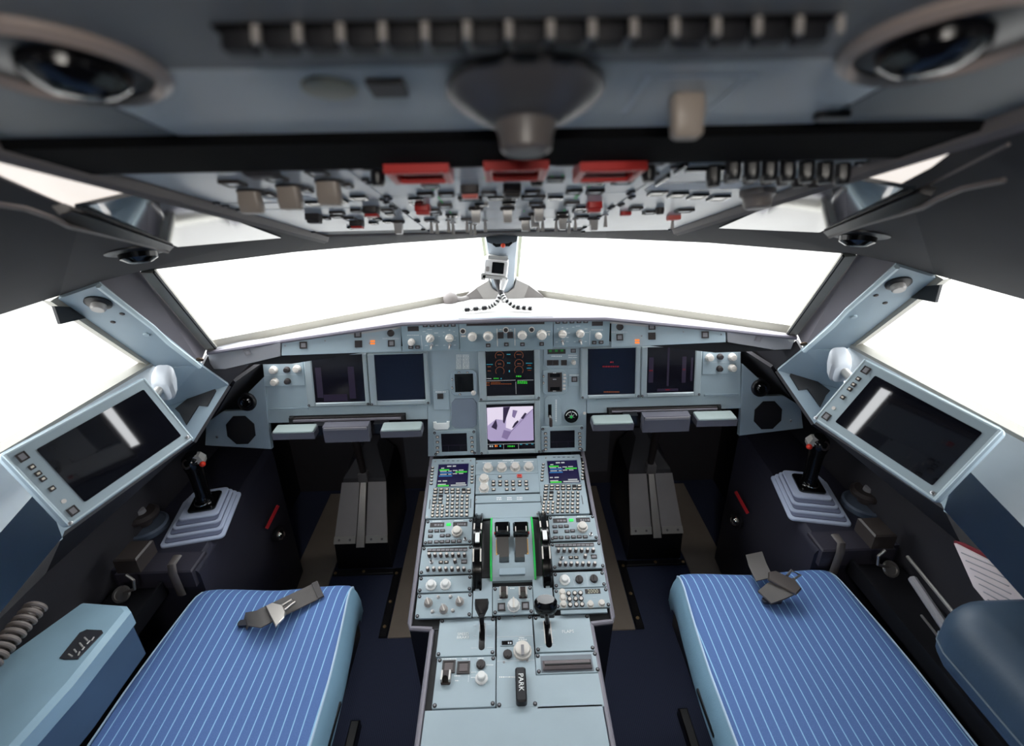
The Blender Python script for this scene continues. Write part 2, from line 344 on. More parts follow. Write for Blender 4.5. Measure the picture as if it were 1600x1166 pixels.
HR = Vector((Tb.x, -.9, Tb.z))
for s, nm in ((-1,'left'), (1,'right')):
    g = lambda p: side(p, s)
    # side wall: sill, lower band, dark lower wall, rear upper wall
    b = MB(); sl = MB()
    D1r = Vector((D1.x, -.9, D1.z))
    sl.slab([g(p) for p in (Cc, D1, SinR.lerp(Sin, .52), Sin, SinF)], .004, 0)
    sl.slab([g(p) for p in (D1, D1r, SinR, SinR.lerp(Sin, .52))], .004, 0)
    struct('trim_13' if s < 0 else 'trim_14', sl, mat('pale_sill_lining', (205,212,216), .5))
    b.slab([g(p) for p in (SinF, Sin, Bl, Fb)], .004, 0); b.slab([g(p) for p in (Sin, SinR, BlR, Bl)], .004, 0)
    # rear of side window
    b.slab([g(p) for p in (D1, Tb, HR, D1r)], .004, 0)
    if 1: struct('wall_'+nm, b, PANEL2)
    lw = MB(); K1, K2, K3 = Vector((-1.10,1.25,.80)), Vector((-1.10,2.15,.80)), Vector((-1.10,-.9,.80)); dz0 = lambda p: Vector((p.x,p.y,0))
    lw.slab([g(p) for p in (Fb, Bl, Vector((-1.10,.9,.80)), K1)], .008); lw.slab([g(p) for p in (Bl, BlR, K3, Vector((-1.10,.9,.80)))], .008)
    lw.slab([g(p) for p in (Eb, Fb, K1)], .008); lw.slab([g(p) for p in (Eb, K1, K2, Vector((-.82,1.46,1.10)))], .008)
    lw.slab([g(p) for p in (K1, K3, dz0(K3), dz0(K1))], .008); lw.slab([g(p) for p in (K2, K1, dz0(K1), dz0(K2))], .008)
    lw.slab([g(p) for p in (W1+Vector((0,.0,-.02)), B+Vector((0,.01,-.01)), Eb+Vector((0,.01,0)), P(400,560,Y=1.47), W1+Vector((.10,.10,-.04)))], .008)
    struct('trim_1' if s < 0 else 'trim_2', lw, mat('black_lower_lining', (44,43,48), .6, bump=.1))
    # header above side window and windshield, side ceiling
    h = MB(); up = Vector((0,0,.03))
    OCu, OAu, OZu = OC+up, OA+up, OZ+up
    hl = lambda p, dx=.0: p+Vector((.035, -.01, .03))
    h.slab([g(p) for p in (T0, WM2, OCu+Vector((.12,0,0)), Vector((0, OCu.y, OCu.z)))], .006)
    h.slab([g(p) for p in (WM2, WM, OCu, OCu+Vector((.12,0,0)))], .006)
    h.slab([g(p) for p in (WM, W2, OCu)], .006); h.slab([g(p) for p in (W2, A, OCu)], .006)
    h.slab([g(p) for p in (A, D, OAu, OCu)], .006); h.slab([g(p) for p in (D, Tb, OZu, OAu)], .006)
    h.slab([g(p) for p in (Tb, HR, Vector((-.6,-.9,2.0)), OZu)], .006)
    struct('ceiling' if s < 0 else 'ceiling.001', h, CEIL)
    # windshield surround: light seal then dark pillar
    pl = MB(); ctr = (W1+C0+T0+WM+W2)/5
    ins = lambda p, k: p + (ctr-p).normalized()*k
    nrm = WP.n if WP.n.y < 0 else -WP.n
    pl.slab([g(p) for p in (W2, W1, B, A)], .006)
    struct('trim_3' if s < 0 else 'trim_4', pl, mat('mauve_grey_pillar_lining', (88,85,92), .6, bump=.05))
    w = struct('window_1' if s < 0 else 'window_2', MB().slab([g(p+Vector((0,.012,.01))) for p in (W1, C0, T0, WM2, WM, W2)], .006), GLASS)
    fr = MB()
    def bar(mb, p, q, wd, inn, th=.014, lift=nrm*.004):
        d = (inn - inn.dot((q-p).normalized())*(q-p).normalized()).normalized()*wd
        mb.slab([g(x+lift) for x in (p, q, q+d, p+d)], th)
    bar(fr, W2, W1, .026, Vector((1,0,0))); bar(fr, W1, C0, .030, Vector((0,-.3,1)))
    struct('window_frame', fr, SEALW, w)
    fb = MB(); e = Vector((.026,0,.0)); bar(fb, W2+e+nrm*.004, W1+e+nrm*.004, .004, Vector((1,0,0)), .006, nrm*.002)
    struct('window_gasket', fb, DARK, w)
    # side window
    w = struct('window_3' if s < 0 else 'window_4', MB().slab([g(p+Vector((-.015,0,0))) for p in (Cc, D, Tb, D1)], .006), GLASS)
    fr = MB(); inn = Vector((0,-1,0))
    fr.slab([g(p) for p in (D, Cc, Cc+Vector((0,-.02,.0)), D+Vector((-.004,-.02,-.005)))], .02)
    fr.slab([g(p) for p in (Cc, D1, D1+Vector((.006,0,.012)), Cc+Vector((.006,-.02,.012)))], .02)
    struct('window_frame', fr, SEALW, w)
    # post panel between windshield and side window
    pp = MB(); pn = PP.n if PP.n.dot(CAM-A) > 0 else -PP.n
    pts = [A, B, Cc, D]
    pp.slab([g(p+pn*.008) for p in pts], .02)
    edge = Vector((.012,.006,.006))
    struct('trim_5' if s < 0 else 'trim_6', pp, PANEL2)
    ee = MB(); ee.tube([g(A+pn*.01), g(A.lerp(B,.45)+pn*.012+Vector((.004,0,.004))), g(A.lerp(B,.62)+pn*.012), g(B+pn*.01)], .006, 6)
    struct('trim_7' if s < 0 else 'trim_8', ee, mat('pale_blue_edge', (196,212,218), .4))
    # portal lights at the windows
    wc = g((W1+C0+T0+W2)/4); portal(wc+Vector((0,.05,.03)), g(C0)-g(W1) if s < 0 else g(W1)-g(C0), Vector((0,-.7,.7)), 1.05, .45)
    portal(g(Vector((-1.06,.84,1.30))), (0,s*-1.0,0), (0,0,1), 1.0, .42)

# rear bulkhead with an added panel shutting out doorway light, roof and floor
b = MB()
b.box(-1.25,-.32,-.95,-.9,0,2.05); b.box(.32,1.25,-.95,-.9,0,2.05); b.box(-.32,.32,-.95,-.9,1.92,2.05); b.box(-.32,.32,-.97,-.93,0,1.92)
struct('wall_back', b, PANEL2)
struct('ceiling.002', MB().slab([(-.62,-.95,2.0),(.62,-.95,2.0),(OZ.x*-1,OZ.y,OZ.z+.05),(OZ.x,OZ.y,OZ.z+.05)], .02), CEIL)
dl = Thing('added_fill_lamp', 'added unseen round fill lamp in the roof lining behind the overhead console', 'ceiling light', WORLD, (0,-.42,1.985))  # added lamp out of view, brightens the pedestal and footwells
dl.part('lamp_rim', MB().lathe([(.20,0),(.20,-.016),(.17,-.02),(.165,-.008)], c=(0,-.42,1.985), n=40), PANEL2); dl.part('diffuser', MB().lathe([(.165,-.004),(.16,-.014),(.10,-.018)], c=(0,-.42,1.985), n=40), LAMPW)
_l = bpy.data.lights.new('added_fill_light', 'AREA'); _l.shape = 'DISK'; _l.size = .32; _l.energy = 22; _l.color = (1,.95,.88); _lo = link('added_fill_light', _l, dl.e, Matrix.Translation((0,0,-.03)) @ Matrix.Rotation(math.radians(25), 4, 'X'))
struct('floor', MB().box(-1.15,1.15,-.95,2.2,-.03,0), CARPET)
b = MB(); b.box(-1.10,1.10,2.15,2.19,0,.80); b.slab([(-.80,1.50,1.10),(.80,1.50,1.10),(1.10,2.16,.80),(-1.10,2.16,.80)], .012, nrm=Vector((0,.1,1))); struct('wall_front', b, mat('footwell_bulkhead', (62,60,66), .7))
# ------------------------------------------------------------------ small control shapes (built once, linked many times)
def w_knob(r, h, flute=.07, pointer=False, n=24):
    def f():
        b = MB().lathe([(r*1.18,0),(r*1.18,h*.12),(r*1.0,h*.2),(r*.93,h*.9),(r*.82,h)], n=n, flute=flute, nf=1)
        if pointer: b.box(-r*.16, r*.16, -r*.9, r*.95, h, h*1.25, ch=r*.05, mi=1)
        else: b.lathe([(r*.5,h),(r*.5,h*1.04),(r*.42,h*1.05)], n=14, mi=1)
        return b
    return f
def knob_mesh(r, h, m=KNOB, m2=None, pointer=False, flute=.07):
    return cached(('knob', round(r,4), round(h,4), m.name, pointer), w_knob(r, h, flute, pointer), [m, m2 or m])
def key_mesh(w, d, h=.004, m=KEYD, m2=KEYL, ins=.22, r=.0012):
    def f():
        b = MB().rbox(0,0,w,d,0,h,r,ch=h*.25,mi=0,seg=2)
        if m2: b.rbox(0,0,w*(1-ins*1.6),d*(1-ins*2.0),h,h+.0003,r*.5,mi=1,seg=1)
        return b
    return cached(('key', round(w,4), round(d,4), round(h,4), m.name, m2.name if m2 else '', round(ins,2)), f, [m, m2 or m])
def push_mesh(w, d, face, frame=KEYD, h=.003):        # framed square push button
    def f():
        b = MB(); t = min(w, d)*.12
        b.box(-w/2,w/2,-d/2,d/2,0,h*.5,mi=0)
        b.box(-w/2,-w/2+t,-d/2,d/2,h*.5,h,mi=0).box(w/2-t,w/2,-d/2,d/2,h*.5,h,mi=0).box(-w/2+t,w/2-t,-d/2,-d/2+t,h*.5,h,mi=0).box(-w/2+t,w/2-t,d/2-t,d/2,h*.5,h,mi=0)
        b.box(-w/2+t*1.6,w/2-t*1.6,-d/2+t*1.6,d/2-t*1.6,h*.5,h*.85,mi=1); return b
    return cached(('push', round(w,4), round(d,4), face.name, frame.name), f, [frame, face])
def toggle_mesh(s=1.0, m=SCREW):
    def f():
        b = MB().lathe([(.0055*s,0),(.0055*s,.002*s),(.004*s,.0025*s),(.003*s,.0025*s)], n=14, mi=1)
        b.tube([(0,0,0),(0,-.002*s,.008*s),(0,-.0045*s,.016*s)], [.0014*s,.0019*s,.0026*s], 8, mi=0); return b
    return cached(('toggle', s, m.name), f, [m, SCREW])
def screw_mesh(r=.003, m=SCREW):
    def f(): return MB().lathe([(r,0),(r,.0008),(r*.8,.0014)], n=12, mi=0).box(-r*.7,r*.7,-r*.12,r*.12,.0014,.0016,mi=1)
    return cached(('screw', r, m.name), f, [m, DARK])
def latch_mesh(r=.0045): # dark quarter-turn fastener
    def f(): return MB().lathe([(r,0),(r,.0015),(r*.75,.002)], n=12).lathe([(r*.5,.002),(r*.5,.003)], n=10, mi=1)
    return cached(('latch', r), f, [DARK, GREYP])
def put(th, name, me, k, pts, h=.006, rot=0, parent=None, label=None):
    out = []
    for q in pts:
        a = th.fr.at(k(*q) if k else q, h); out.append(th.inst(name, me, (a[0], a[1], h), parent, label, rot))
    return out
def marks(th, k, rects, m, h=.006, name='marking', th_=.0004, parent=None, r=0):
    b = MB()
    for q in rects:
        a = th.fr.rect(k, *q, h); b.box(a[0],a[1],a[2],a[3],h,h+th_)
    return th.part(name, b, m, parent)
def words(x0, x1, y, hgt, n):                          # a line of small unreadable lettering
    out = []; x = x0
    while x < x1:
        w = random.uniform(.5, 1.6)*hgt
        out.append((x, y-hgt/2, min(x+w, x1), y+hgt/2)); x += w + hgt*.45
    return out
def panel(name, label, cat, fr, k, rc, h0=0.0, h1=.006, m=PANEL, r=.003, screws='latch', group=None, ins=7, ch=.0008):
    a = fr.rect(k, *rc, h1); o = ((a[0]+a[1])/2, (a[2]+a[3])/2, 0)
    th = Thing(name, label, cat, fr, o, group); th.rc = a; th.k = k
    th.plate = th.part('faceplate', MB().rbox(o[0], o[1], abs(a[1]-a[0]), abs(a[3]-a[2]), h0, h1, r, ch=ch), m)
    if screws:
        me = latch_mesh() if screws == 'latch' else screw_mesh(.0028)
        i = .006 if screws == 'latch' else .008
        for x in (a[0]+i, a[1]-i):
            for y in (a[2]+i, a[3]-i): th.inst('fastener' if screws == 'latch' else 'screw', me, (x, y, h1))
    return th
def poly(fr, k, pts, h=0): return [fr.at(k(*p) if k else p, h) for p in pts]
def frame_ring(b, a, t, z0, z1, ch=.001, mi=0):
    x0, x1, y0, y1 = a
    b.box(x0,x0+t,y0,y1,z0,z1,ch,mi); b.box(x1-t,x1,y0,y1,z0,z1,ch,mi); b.box(x0+t,x1-t,y0,y0+t,z0,z1,ch,mi); b.box(x0+t,x1-t,y1-t,y1,z0,z1,ch,mi); return b

# ------------------------------------------------------------------ glareshield
def gl(q, y): return P(*q, Y=y)
ftL = FF.w(*FF.at((628,503))); ftR = FF.w(*FF.at((955,499))); fbL = FF.w(*FF.at((628,549))); fbR = FF.w(*FF.at((955,543)))
m1L = P(440,530,Z=ftL.z-.002); b1L = P(440,556,Y=m1L.y-.012)
# mirrored halves share the left side's measurements
outer_t = W1 + Vector((.012,-.012,.0))
gs = MB()
top = [outer_t, m1L, ftL, FF.w(0, FF.loc(ftL)[1]), C0+Vector((0,0,0)), W1]
pts = [Vector(p) for p in top] + [side(p, 1) for p in (C0, FF.w(0,FF.loc(ftL)[1]), ftL, m1L, outer_t, W1)]
for s in (-1, 1):
    g = lambda p: side(p, s)
    gs.slab([g(p) for p in (outer_t, m1L, W1)], .02, nrm=Vector((0,0,1))); 
    gs.slab([g(p) for p in (m1L, ftL, C0, W1)], .02, nrm=Vector((0,0,1)))
    gs.slab([g(p) for p in (ftL, Vector((0,ftL.y,ftL.z)), C0)], .02, nrm=Vector((0,0,1)))
gth = Thing('glareshield', 'wide pale grey glareshield shelf running below the windshields', 'glareshield', WORLD, (0,1.5,1.2))
gth.part('top_cover', gs, GLARE, label='pale matte top cover')
rim = MB()
for s in (-1, 1):
    g = lambda p: side(p, s); dn = Vector((0,-.006,-.004))
    rim.tube([g(outer_t+dn), g(m1L+dn), g(ftL+dn), g(Vector((0,ftL.y,ftL.z+.004))+dn)], [.006,.007,.008,.008], 8)
bk = MB()
for s in (-1, 1):
    g = lambda p: side(p, s); bo = Vector((0,.035,-.006)); dn = Vector((0,0,-.085))
    for p, q in ((outer_t, m1L), (m1L, ftL), (ftL, Vector((0,ftL.y,ftL.z)))): bk.slab([g(p+bo), g(q+bo), g(q+bo+dn), g(p+bo+dn*.6 if p is outer_t else p+bo+dn)], .006, nrm=Vector((0,1,0)))
gth.part('backing', bk, DARK)
gth.part('edge_rim', rim, RIM, label='mauve grey padded edge')
# wing panels on both sides of the flight control unit
def wing_frame(s):
    if s < 0: return Frame(b1L, fbL-b1L, m1L-b1L)
    return Frame(side(fbL,1), side(b1L,1)-side(fbL,1), side(m1L,1)-side(b1L,1))
def end_frame(s):
    ob = outer_t+Vector((0,0,-.05)); 
    if s < 0: return Frame(ob, b1L-ob+Vector((0,0,.028)), Vector((0,0.05,1)))
    o, b = side(b1L,1)+Vector((0,0,.0)), side(ob,1)+Vector((0,0,-.028))
    return Frame(o, b-o, Vector((0,0.05,1)))
for s, nm, k in ((-1,'left',k1), (1,'right',k2)):
    wf = wing_frame(s); ax = (lambda x, y: (x, y))
    # outline in pixels, different each side
    ol = [(440,531),(627,505),(627,549),(440,556)] if s < 0 else [(955,500),(1134,518),(1134,535),(955,543)]
    ol = poly(wf, None, ol, .004)
    t = Thing('glareshield_wing_panel', 'blue grey glareshield wing panel %s flight control unit, one amber lamp lit' % ('left of the' if s < 0 else 'right of the'), 'panel', wf, (ol[0][0]/2+ol[1][0]/2, ol[0][1]/2+ol[2][1]/2, 0), 'glareshield wing panels')
    t.part('faceplate', MB().prism(ol, -.03, .004, ch=.001), PANEL)
    sq = push_mesh(.020, .020, GREYP); sqa = push_mesh(.021, .021, KEYD)
    if s < 0:
        put(t,'push_button',sq,k,[(358,226),(682,161),(881,215)],.004); lit = put(t,'warning_lamp',sqa,k,[(686,219)],.004,label='lit amber lamp')[0]
        marks(t,k,[(672,207,700,217),(672,222,700,232)],AMBERL,.0066,'lit_legend',parent=lit); 
        put(t,'round_button',knob_mesh(.0095,.006,KEYD),k,[(878,155)],.004); put(t,'screw',screw_mesh(.0025),k,[(488,200),(753,215),(250,230)],.004)
        marks(t,k,words(830,930,187,7,5)+words(862,895,131,6,3),LEGW,.004,'lettering')
    else:
        put(t,'push_button',sq,k,[(718,179),(909,115),(1226,164)],.004); lit = put(t,'warning_lamp',sqa,k,[(909,172)],.004,label='lit amber lamp')[0]
        marks(t,k,[(894,160,922,170),(894,175,922,185)],AMBERL,.0066,'lit_legend',parent=lit)
        put(t,'round_button',knob_mesh(.0095,.006,KEYD),k,[(718,118)],.004); put(t,'screw',screw_mesh(.0025),k,[(1097,147),(848,172),(1322,162)],.004)
        marks(t,k,words(668,765,149,7,5)+words(702,735,95,6,3),LEGW,.004,'lettering')
    ef = end_frame(s)
    ol = [(323,547),(438,533),(438,557),(352,577),(330,577)] if s < 0 else [(1136,519),(1244,524),(1236,546),(1210,547),(1137,535)]
    ol = poly(ef, None, ol, .002)
    t = Thing('glareshield_end_panel', 'warm grey glareshield end piece by the %s windshield corner, one square lamp' % ('port' if s < 0 else 'starboard'), 'panel', ef, (ol[0][0]/2+ol[1][0]/2, ol[0][1]/2+ol[2][1]/2, 0), 'glareshield end pieces')
    t.part('faceplate', MB().prism(ol, -.04, .002, ch=.001), mat('grey_end_plastic',(140,140,144),.5))
    put(t, 'push_button', push_mesh(.017,.017,GREYP,GREYP), k, [(26,268)] if s < 0 else [(1543,187)], .002)

# ------------------------------------------------------------------ flight control unit and the two selector panels
def fcu_panel(name, label, k, rc):
    a = FF.rect(k, *rc, .006); o = ((a[0]+a[1])/2, (a[2]+a[3])/2, 0); t = Thing(name, label, 'control panel', FF, o)
    t.part('faceplate', MB().rbox(o[0], o[1], a[1]-a[0], a[3]-a[2], -.012, .006, .002, ch=.0008), PANEL3); return t
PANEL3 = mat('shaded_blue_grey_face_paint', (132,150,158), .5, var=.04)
efl = fcu_panel('display_selector_panel', 'grey selector panel with two big knobs at the left end of the glareshield middle', f1, (66,140,862,560))
marks(efl, f1, [(150,222,305,290)], KEYD, .006, 'readout_window', .0006)
put(efl, 'push_button', key_mesh(.0145,.011,.004,KEYD,GREYP,.3), f1, [(395,207),(490,206),(590,204),(687,202),(785,200)])
put(efl, 'baro_knob', knob_mesh(.0098,.014,KNOB), f1, [(205,440)], label='ivory knob on dark collar')
put(efl, 'selector_knob', knob_mesh(.0115,.012,KNOB,KNOB,True), f1, [(462,390)], rot=-.7); put(efl, 'selector_knob', knob_mesh(.0115,.012,KNOB,KNOB,True), f1, [(730,385)], rot=1.5)
put(efl, 'toggle_switch', toggle_mesh(1.1, KNOB), f1, [(480,490),(733,485)])
put(efl, 'mode_key', key_mesh(.014,.0105,.004,KEYD,GREYP,.3), f1, [(195,510),(290,508)])
marks(efl, f1, [(342,350,350,545),(640,300,670,306),(785,292,805,300),(722,268,742,280),(360,290,400,298),(420,262,490,270),(400,318,440,324),(520,310,575,320),(575,360,605,366),(640,350,660,358),(812,350,830,358),(785,410,820,420),(390,485,430,495),(535,482,575,492),(645,482,675,490),(790,478,820,488)]+words(145,310,346,12,5), LEGW, .006, 'lettering')
fcu = fcu_panel('flight_control_unit', 'middle autopilot control unit on the glareshield with one long dark readout', f1, (868,100,2170,560))
marks(fcu, f1, [(965,140,2050,205)], KEYD, .006, 'readout_window', .0006)
put(fcu, 'speed_knob', knob_mesh(.0125,.016,KNOB), f1, [(1050,365)], label='ivory knob'); put(fcu, 'heading_knob', knob_mesh(.0135,.016,KNOB,SILV), f1, [(1268,360)])
put(fcu, 'altitude_knob', knob_mesh(.0125,.016,KNOB,KEYD), f2, [(320,345)]); put(fcu, 'vertical_speed_knob', knob_mesh(.014,.016,KNOB), f2, [(590,340)], label='ivory knob')
ringm = cached('ring_button', lambda: MB().lathe([(.009,0),(.009,.003),(.0068,.003),(.0068,.0014)], n=20).lathe([(.0066,0),(.0066,.0035),(.005,.004)], n=18, mi=1), [KNOB, KEYD])
put(fcu, 'ring_button', ringm, f1, [(918,288)]); put(fcu, 'ring_button', ringm, f2, [(92,272),(450,268)])
kk = key_mesh(.014,.0115,.004,KEYD,GREYP,.3); put(fcu, 'push_button', kk, f1, [(1270,485)]); put(fcu, 'push_button', kk, f2, [(100,472),(322,470),(590,465)])
sqk = push_mesh(.0175,.020,KEYD); put(fcu, 'autopilot_button', sqk, f2, [(20,345),(152,342)])
marks(fcu, f1, [(1390,255,1400,500),(660+235,350,960,370)], KNOB, .006, 'divider_line'); marks(fcu, f2, [(213,250,222,490),(660,290,710,300),(680,320,700,350)]+words(5,35,270,14,2)+words(145,175,270,14,2), KNOB, .006, 'lettering')
efr = fcu_panel('display_selector_panel', 'grey selector panel with two big knobs at the right end of the glareshield middle', f2, (756,95,1532,505))
marks(efr, f2, [(1287,155,1440,215)], KEYD, .006, 'readout_window', .0006)
put(efr, 'push_button', key_mesh(.0145,.011,.004,KEYD,GREYP,.3), f2, [(813,160),(912,157),(1010,155),(1107,152),(1200,150)])
put(efr, 'baro_knob', knob_mesh(.0098,.014,KNOB), f2, [(1378,352)], label='ivory knob on dark collar')
put(efr, 'selector_knob', knob_mesh(.0115,.012,KNOB,KNOB,True), f2, [(880,330)], rot=1.5); put(efr, 'selector_knob', knob_mesh(.0115,.012,KNOB,KNOB,True), f2, [(1125,325)], rot=-.9)
put(efr, 'toggle_switch', toggle_mesh(1.1, KNOB), f2, [(880,432),(1132,427)])
put(efr, 'mode_key', key_mesh(.014,.0105,.004,KEYD,GREYP,.3), f2, [(1318,445),(1415,440)])
marks(efr, f2, [(1254,285,1262,480),(803,255,825,262),(867,235,890,245),(935,250,955,260),(945,312,985,320),(930,370,965,382),(1015,230,1045,238),(1065,215,1125,222),(1185,255,1225,262),(1185,305,1245,312),(785,437,815,445),(930,430,965,440),(1035,432,1065,440),(1185,428,1215,438)]+words(1280,1440,272,12,5), LEGW, .006, 'lettering')

# ------------------------------------------------------------------ main instrument panel
mip = Thing('instrument_panel', 'broad blue grey main instrument panel carrying the six display units', 'instrument panel', MP, (0,.15,0))
b = MB(); 
b.prism(poly(MP, None, [(415,585),(412,556),(420,540),(668,536),(668,655),(419,661)]), -.02, 0)
mip.part('left_board', b, PANEL)
mip.part('middle_board', MB().prism(poly(MP, None, [(668,536),(916,530),(916,646),(915,705),(669,713)]), -.02, .001), PANEL)
mip.part('right_board', MB().prism(poly(MP, None, [(916,530),(1150,526),(1157,545),(1157,638),(917,646)]), -.02, 0), PANEL)
marks(mip, k1, [(160,600,390,607),(820,578,1040,588)], PANEL2, 0, 'ridge', .006); marks(mip, k2, [(575,545,770,555),(1220,516,1420,526)], PANEL2, 0, 'ridge.001', .006)
def display(label, k, outer, scr, h=.014):
    a = MP.rect(k, *outer, h); s_ = MP.rect(k, *scr, h); o = ((a[0]+a[1])/2, (a[2]+a[3])/2, 0)
    t = Thing('display_unit', label, 'display', MP, o, 'cockpit display units'); b = MB()
    x0,x1,y0,y1 = a; X0,X1,Y0,Y1 = s_
    b.box(x0,X0,y0,y1,0,h,ch=.003).box(X1,x1,y0,y1,0,h,ch=.003).box(X0,X1,y0,Y0,0,h,ch=.003)
    if y1 > Y1: b.box(X0,X1,Y1,y1,0,h,ch=.003)
    t.part('bezel', b, BEZ); t.scr = t.part('screen', MB().box(X0,X1,Y0,Y1,.004,h-.004), SCR); t.S = s_; t.h = h-.004
    for x, y in ((x0+.005,y0+.006),(x1-.005,y0+.006)): t.inst('fastener', latch_mesh(.004), (x,y,h))
    return t
BEZ = mat('pale_bezel_aluminium', (170,182,186), .35, .2)
pl_ = display('left outboard display of the left pilot, screen showing faint violet bands', k1, (368,280,742,592), (414,285,716,568))
marks(pl_, k1, [(435,360,470,540),(628,355,665,545),(480,520,620,560)], VIOS, pl_.h, 'screen_symbols', parent=pl_.scr)
nl_ = display('dark blank display just right of the violet banded left pilot screen', k1, (746,275,1102,586), (786,280,1078,556))
nr_ = display('right pilot display with small red warning words on black', k2, (488,240,842,545), (528,245,812,522))
marks(nr_, k2, words(660,680,328,8,2)+words(615,715,354,8,8), REDS, nr_.h, 'red_words', parent=nr_.scr); marks(nr_, k2, words(622,715,505,6,6), AMBER, nr_.h, 'amber_words', parent=nr_.scr)
pr_ = display('outboard display of the right pilot, dim violet bars with red flags', k2, (846,232,1205,535), (882,238,1166,510))
marks(pr_, k2, [(890,300,918,450),(1088,295,1112,450),(1140,300,1152,440),(1000,240,1012,470),(940,485,1065,500)], VIOS, pr_.h, 'screen_symbols', parent=pr_.scr)
marks(pr_, k2, [(892,374,914,382),(1092,366,1108,376),(990,488,1015,496)], REDS, pr_.h, 'red_flags', parent=pr_.scr)
eu = display('upper middle display showing amber engine dials and green text', e1, (55,48,712,590), (132,55,652,540))
b = MB(); S_ = eu.h
def arc(b, fr, k, cx, cy, r, a0, a1, h, wd=.0012, n=16):
    c = fr.at(k(cx,cy), h); R = abs(fr.at(k(cx+r,cy), h)[0]-c[0])
    for i in range(n):
        t0, t1_ = math.radians(a0+(a1-a0)*i/n), math.radians(a0+(a1-a0)*(i+1)/n)
        b.prism([(c[0]+R*cos(t0),c[1]+R*sin(t0)),(c[0]+R*cos(t1_),c[1]+R*sin(t1_)),(c[0]+(R-wd)*cos(t1_),c[1]+(R-wd)*sin(t1_)),(c[0]+(R-wd)*cos(t0),c[1]+(R-wd)*sin(t0))], h, h+.0004)
    return b
for cx, cy in ((278,110),(280,200),(282,275),(485,105),(487,195),(485,265)): arc(b, MP, e1, cx, cy, 48, -40, 215, S_)
eu.part('amber_dials', b, AMBER, eu.scr)
marks(eu, e1, words(255,300,100,8,3)+words(462,510,97,8,3)+words(262,295,198,10,3)+words(470,505,195,10,3)+words(150,185,228,8,2)+words(150,185,272,8,2)+words(580,615,212,8,2)+words(580,615,265,8,2)+words(138,170,400,12,2)+words(138,170,425,12,2)+words(185,290,395,8,8)+words(185,405,412,9,16), AMBER, S_, 'amber_words', parent=eu.scr)
marks(eu, e1, words(140,205,203,7,5)+words(562,630,190,7,5)+words(570,620,243,7,4)+words(355,395,95,8,2)+words(360,395,188,8,2)+[(378,265,388,285),(290,350,300,360)], CYANS, S_, 'cyan_words', parent=eu.scr)
marks(eu, e1, words(215,270,353,9,4)+words(455,510,330,14,4)+words(470,575,388,12,8)+words(470,575,404,12,8), GREENS, S_, 'green_words', parent=eu.scr)
marks(eu, e1, [(140,374,450,377),(470,370,640,373),(452,390,455,520)]+words(140,190,355,7,3), WHITES, S_, 'white_lines', parent=eu.scr)
el = display('lower middle display showing a pale violet apron camera view', e1, (60,600,716,1165), (142,630,656,1118))
VI1 = mat('camera_view_lilac', (196,180,222), .4, emit=.62); VI2 = mat('camera_view_pale', (232,220,240), .4, emit=.85); VI3 = mat('camera_view_dark', (74,56,96), .4, emit=.3); VI4 = mat('camera_view_mauve', (160,140,190), .4, emit=.5)
def patch(t, name, pts, m, h): return t.part(name, MB().prism(poly(MP, e1, pts, h), h, h+.0003), m, t.scr)
h = el.h
patch(el, 'camera_view', [(140,668),(315,658),(636,650),(645,1015),(590,1022),(180,1025),(150,1000)], VI1, h)
patch(el, 'pale_apron', [(142,670),(314,660),(316,800),(240,790),(150,860)], VI2, h+.0004); patch(el, 'pale_apron', [(395,655),(636,650),(638,675),(500,790),(410,905),(345,880),(350,760)], VI2, h+.0004)
patch(el, 'dark_equipment', [(318,662),(390,658),(345,790),(330,840),(315,820)], VI3, h+.0008); patch(el, 'dark_equipment', [(420,690),(470,700),(440,780),(412,760)], VI4, h+.0008)
patch(el, 'dark_equipment', [(190,875),(240,790),(255,860),(245,905)], VI3, h+.0008); patch(el, 'dark_equipment', [(505,780),(550,720),(570,730),(530,790)], VI3, h+.0008)
patch(el, 'dark_equipment', [(410,885),(440,830),(475,800),(482,820),(430,880)], VI3, h+.0008); patch(el, 'grey_vehicle', [(300,985),(325,905),(405,925),(370,990),(360,1010)], VI4, h+.0008)
patch(el, 'diagonal_line', [(380,940),(632,680),(636,684),(386,944)], VI4, h+.0008)
marks(el, e1, words(170,210,1080,18,3), WHITES, h, 'white_words', parent=el.scr); marks(el, e1, words(228,255,1077,18,2), AMBERL, h, 'amber_words', parent=el.scr)
marks(el, e1, [(320,1055,323,1110),(480,1050,483,1108),(150,1052,655,1055)], WHITES, h, 'grid_lines', parent=el.scr); marks(el, e1, words(365,440,1080,14,5), GREENS, h, 'green_words', parent=el.scr); marks(el, e1, words(278,295,1078,16,2)+words(498,520,1060,9,2)+words(560,585,1060,9,2)+words(620,640,1057,9,2), CYANS, h, 'cyan_words', parent=el.scr)

# lighting knob panels outboard
for s, k, ws, ds_, rc in ((-1,k1,[(183,374),(322,367),(190,445)],[(262,372),(266,441)],(122,330,362,470)), (1,k2,[(1250,300),(1385,297),(1385,362)],[(1313,294),(1310,366)],(1212,258,1418,398))):
    t = panel('lighting_control_unit', 'knob plate at the far %s of the instrument panel, ivory and dark knobs' % ('left' if s < 0 else 'right'), 'control panel', MP, k, rc, 0, .004, screws=None)
    put(t, 'knob', knob_mesh(.0115,.016,KNOB), k, ws, .004, label='ivory knob'); put(t, 'dark_knob', knob_mesh(.009,.014,KEYD), k, ds_, .004)
    x = rc[0]; marks(t, k, words(x+20,x+220,338 if s < 0 else 265,4,8)+[(x+2,402 if s < 0 else 328,x+230 if s < 0 else x+200,404 if s < 0 else 330)], LEGW, .004, 'lettering')
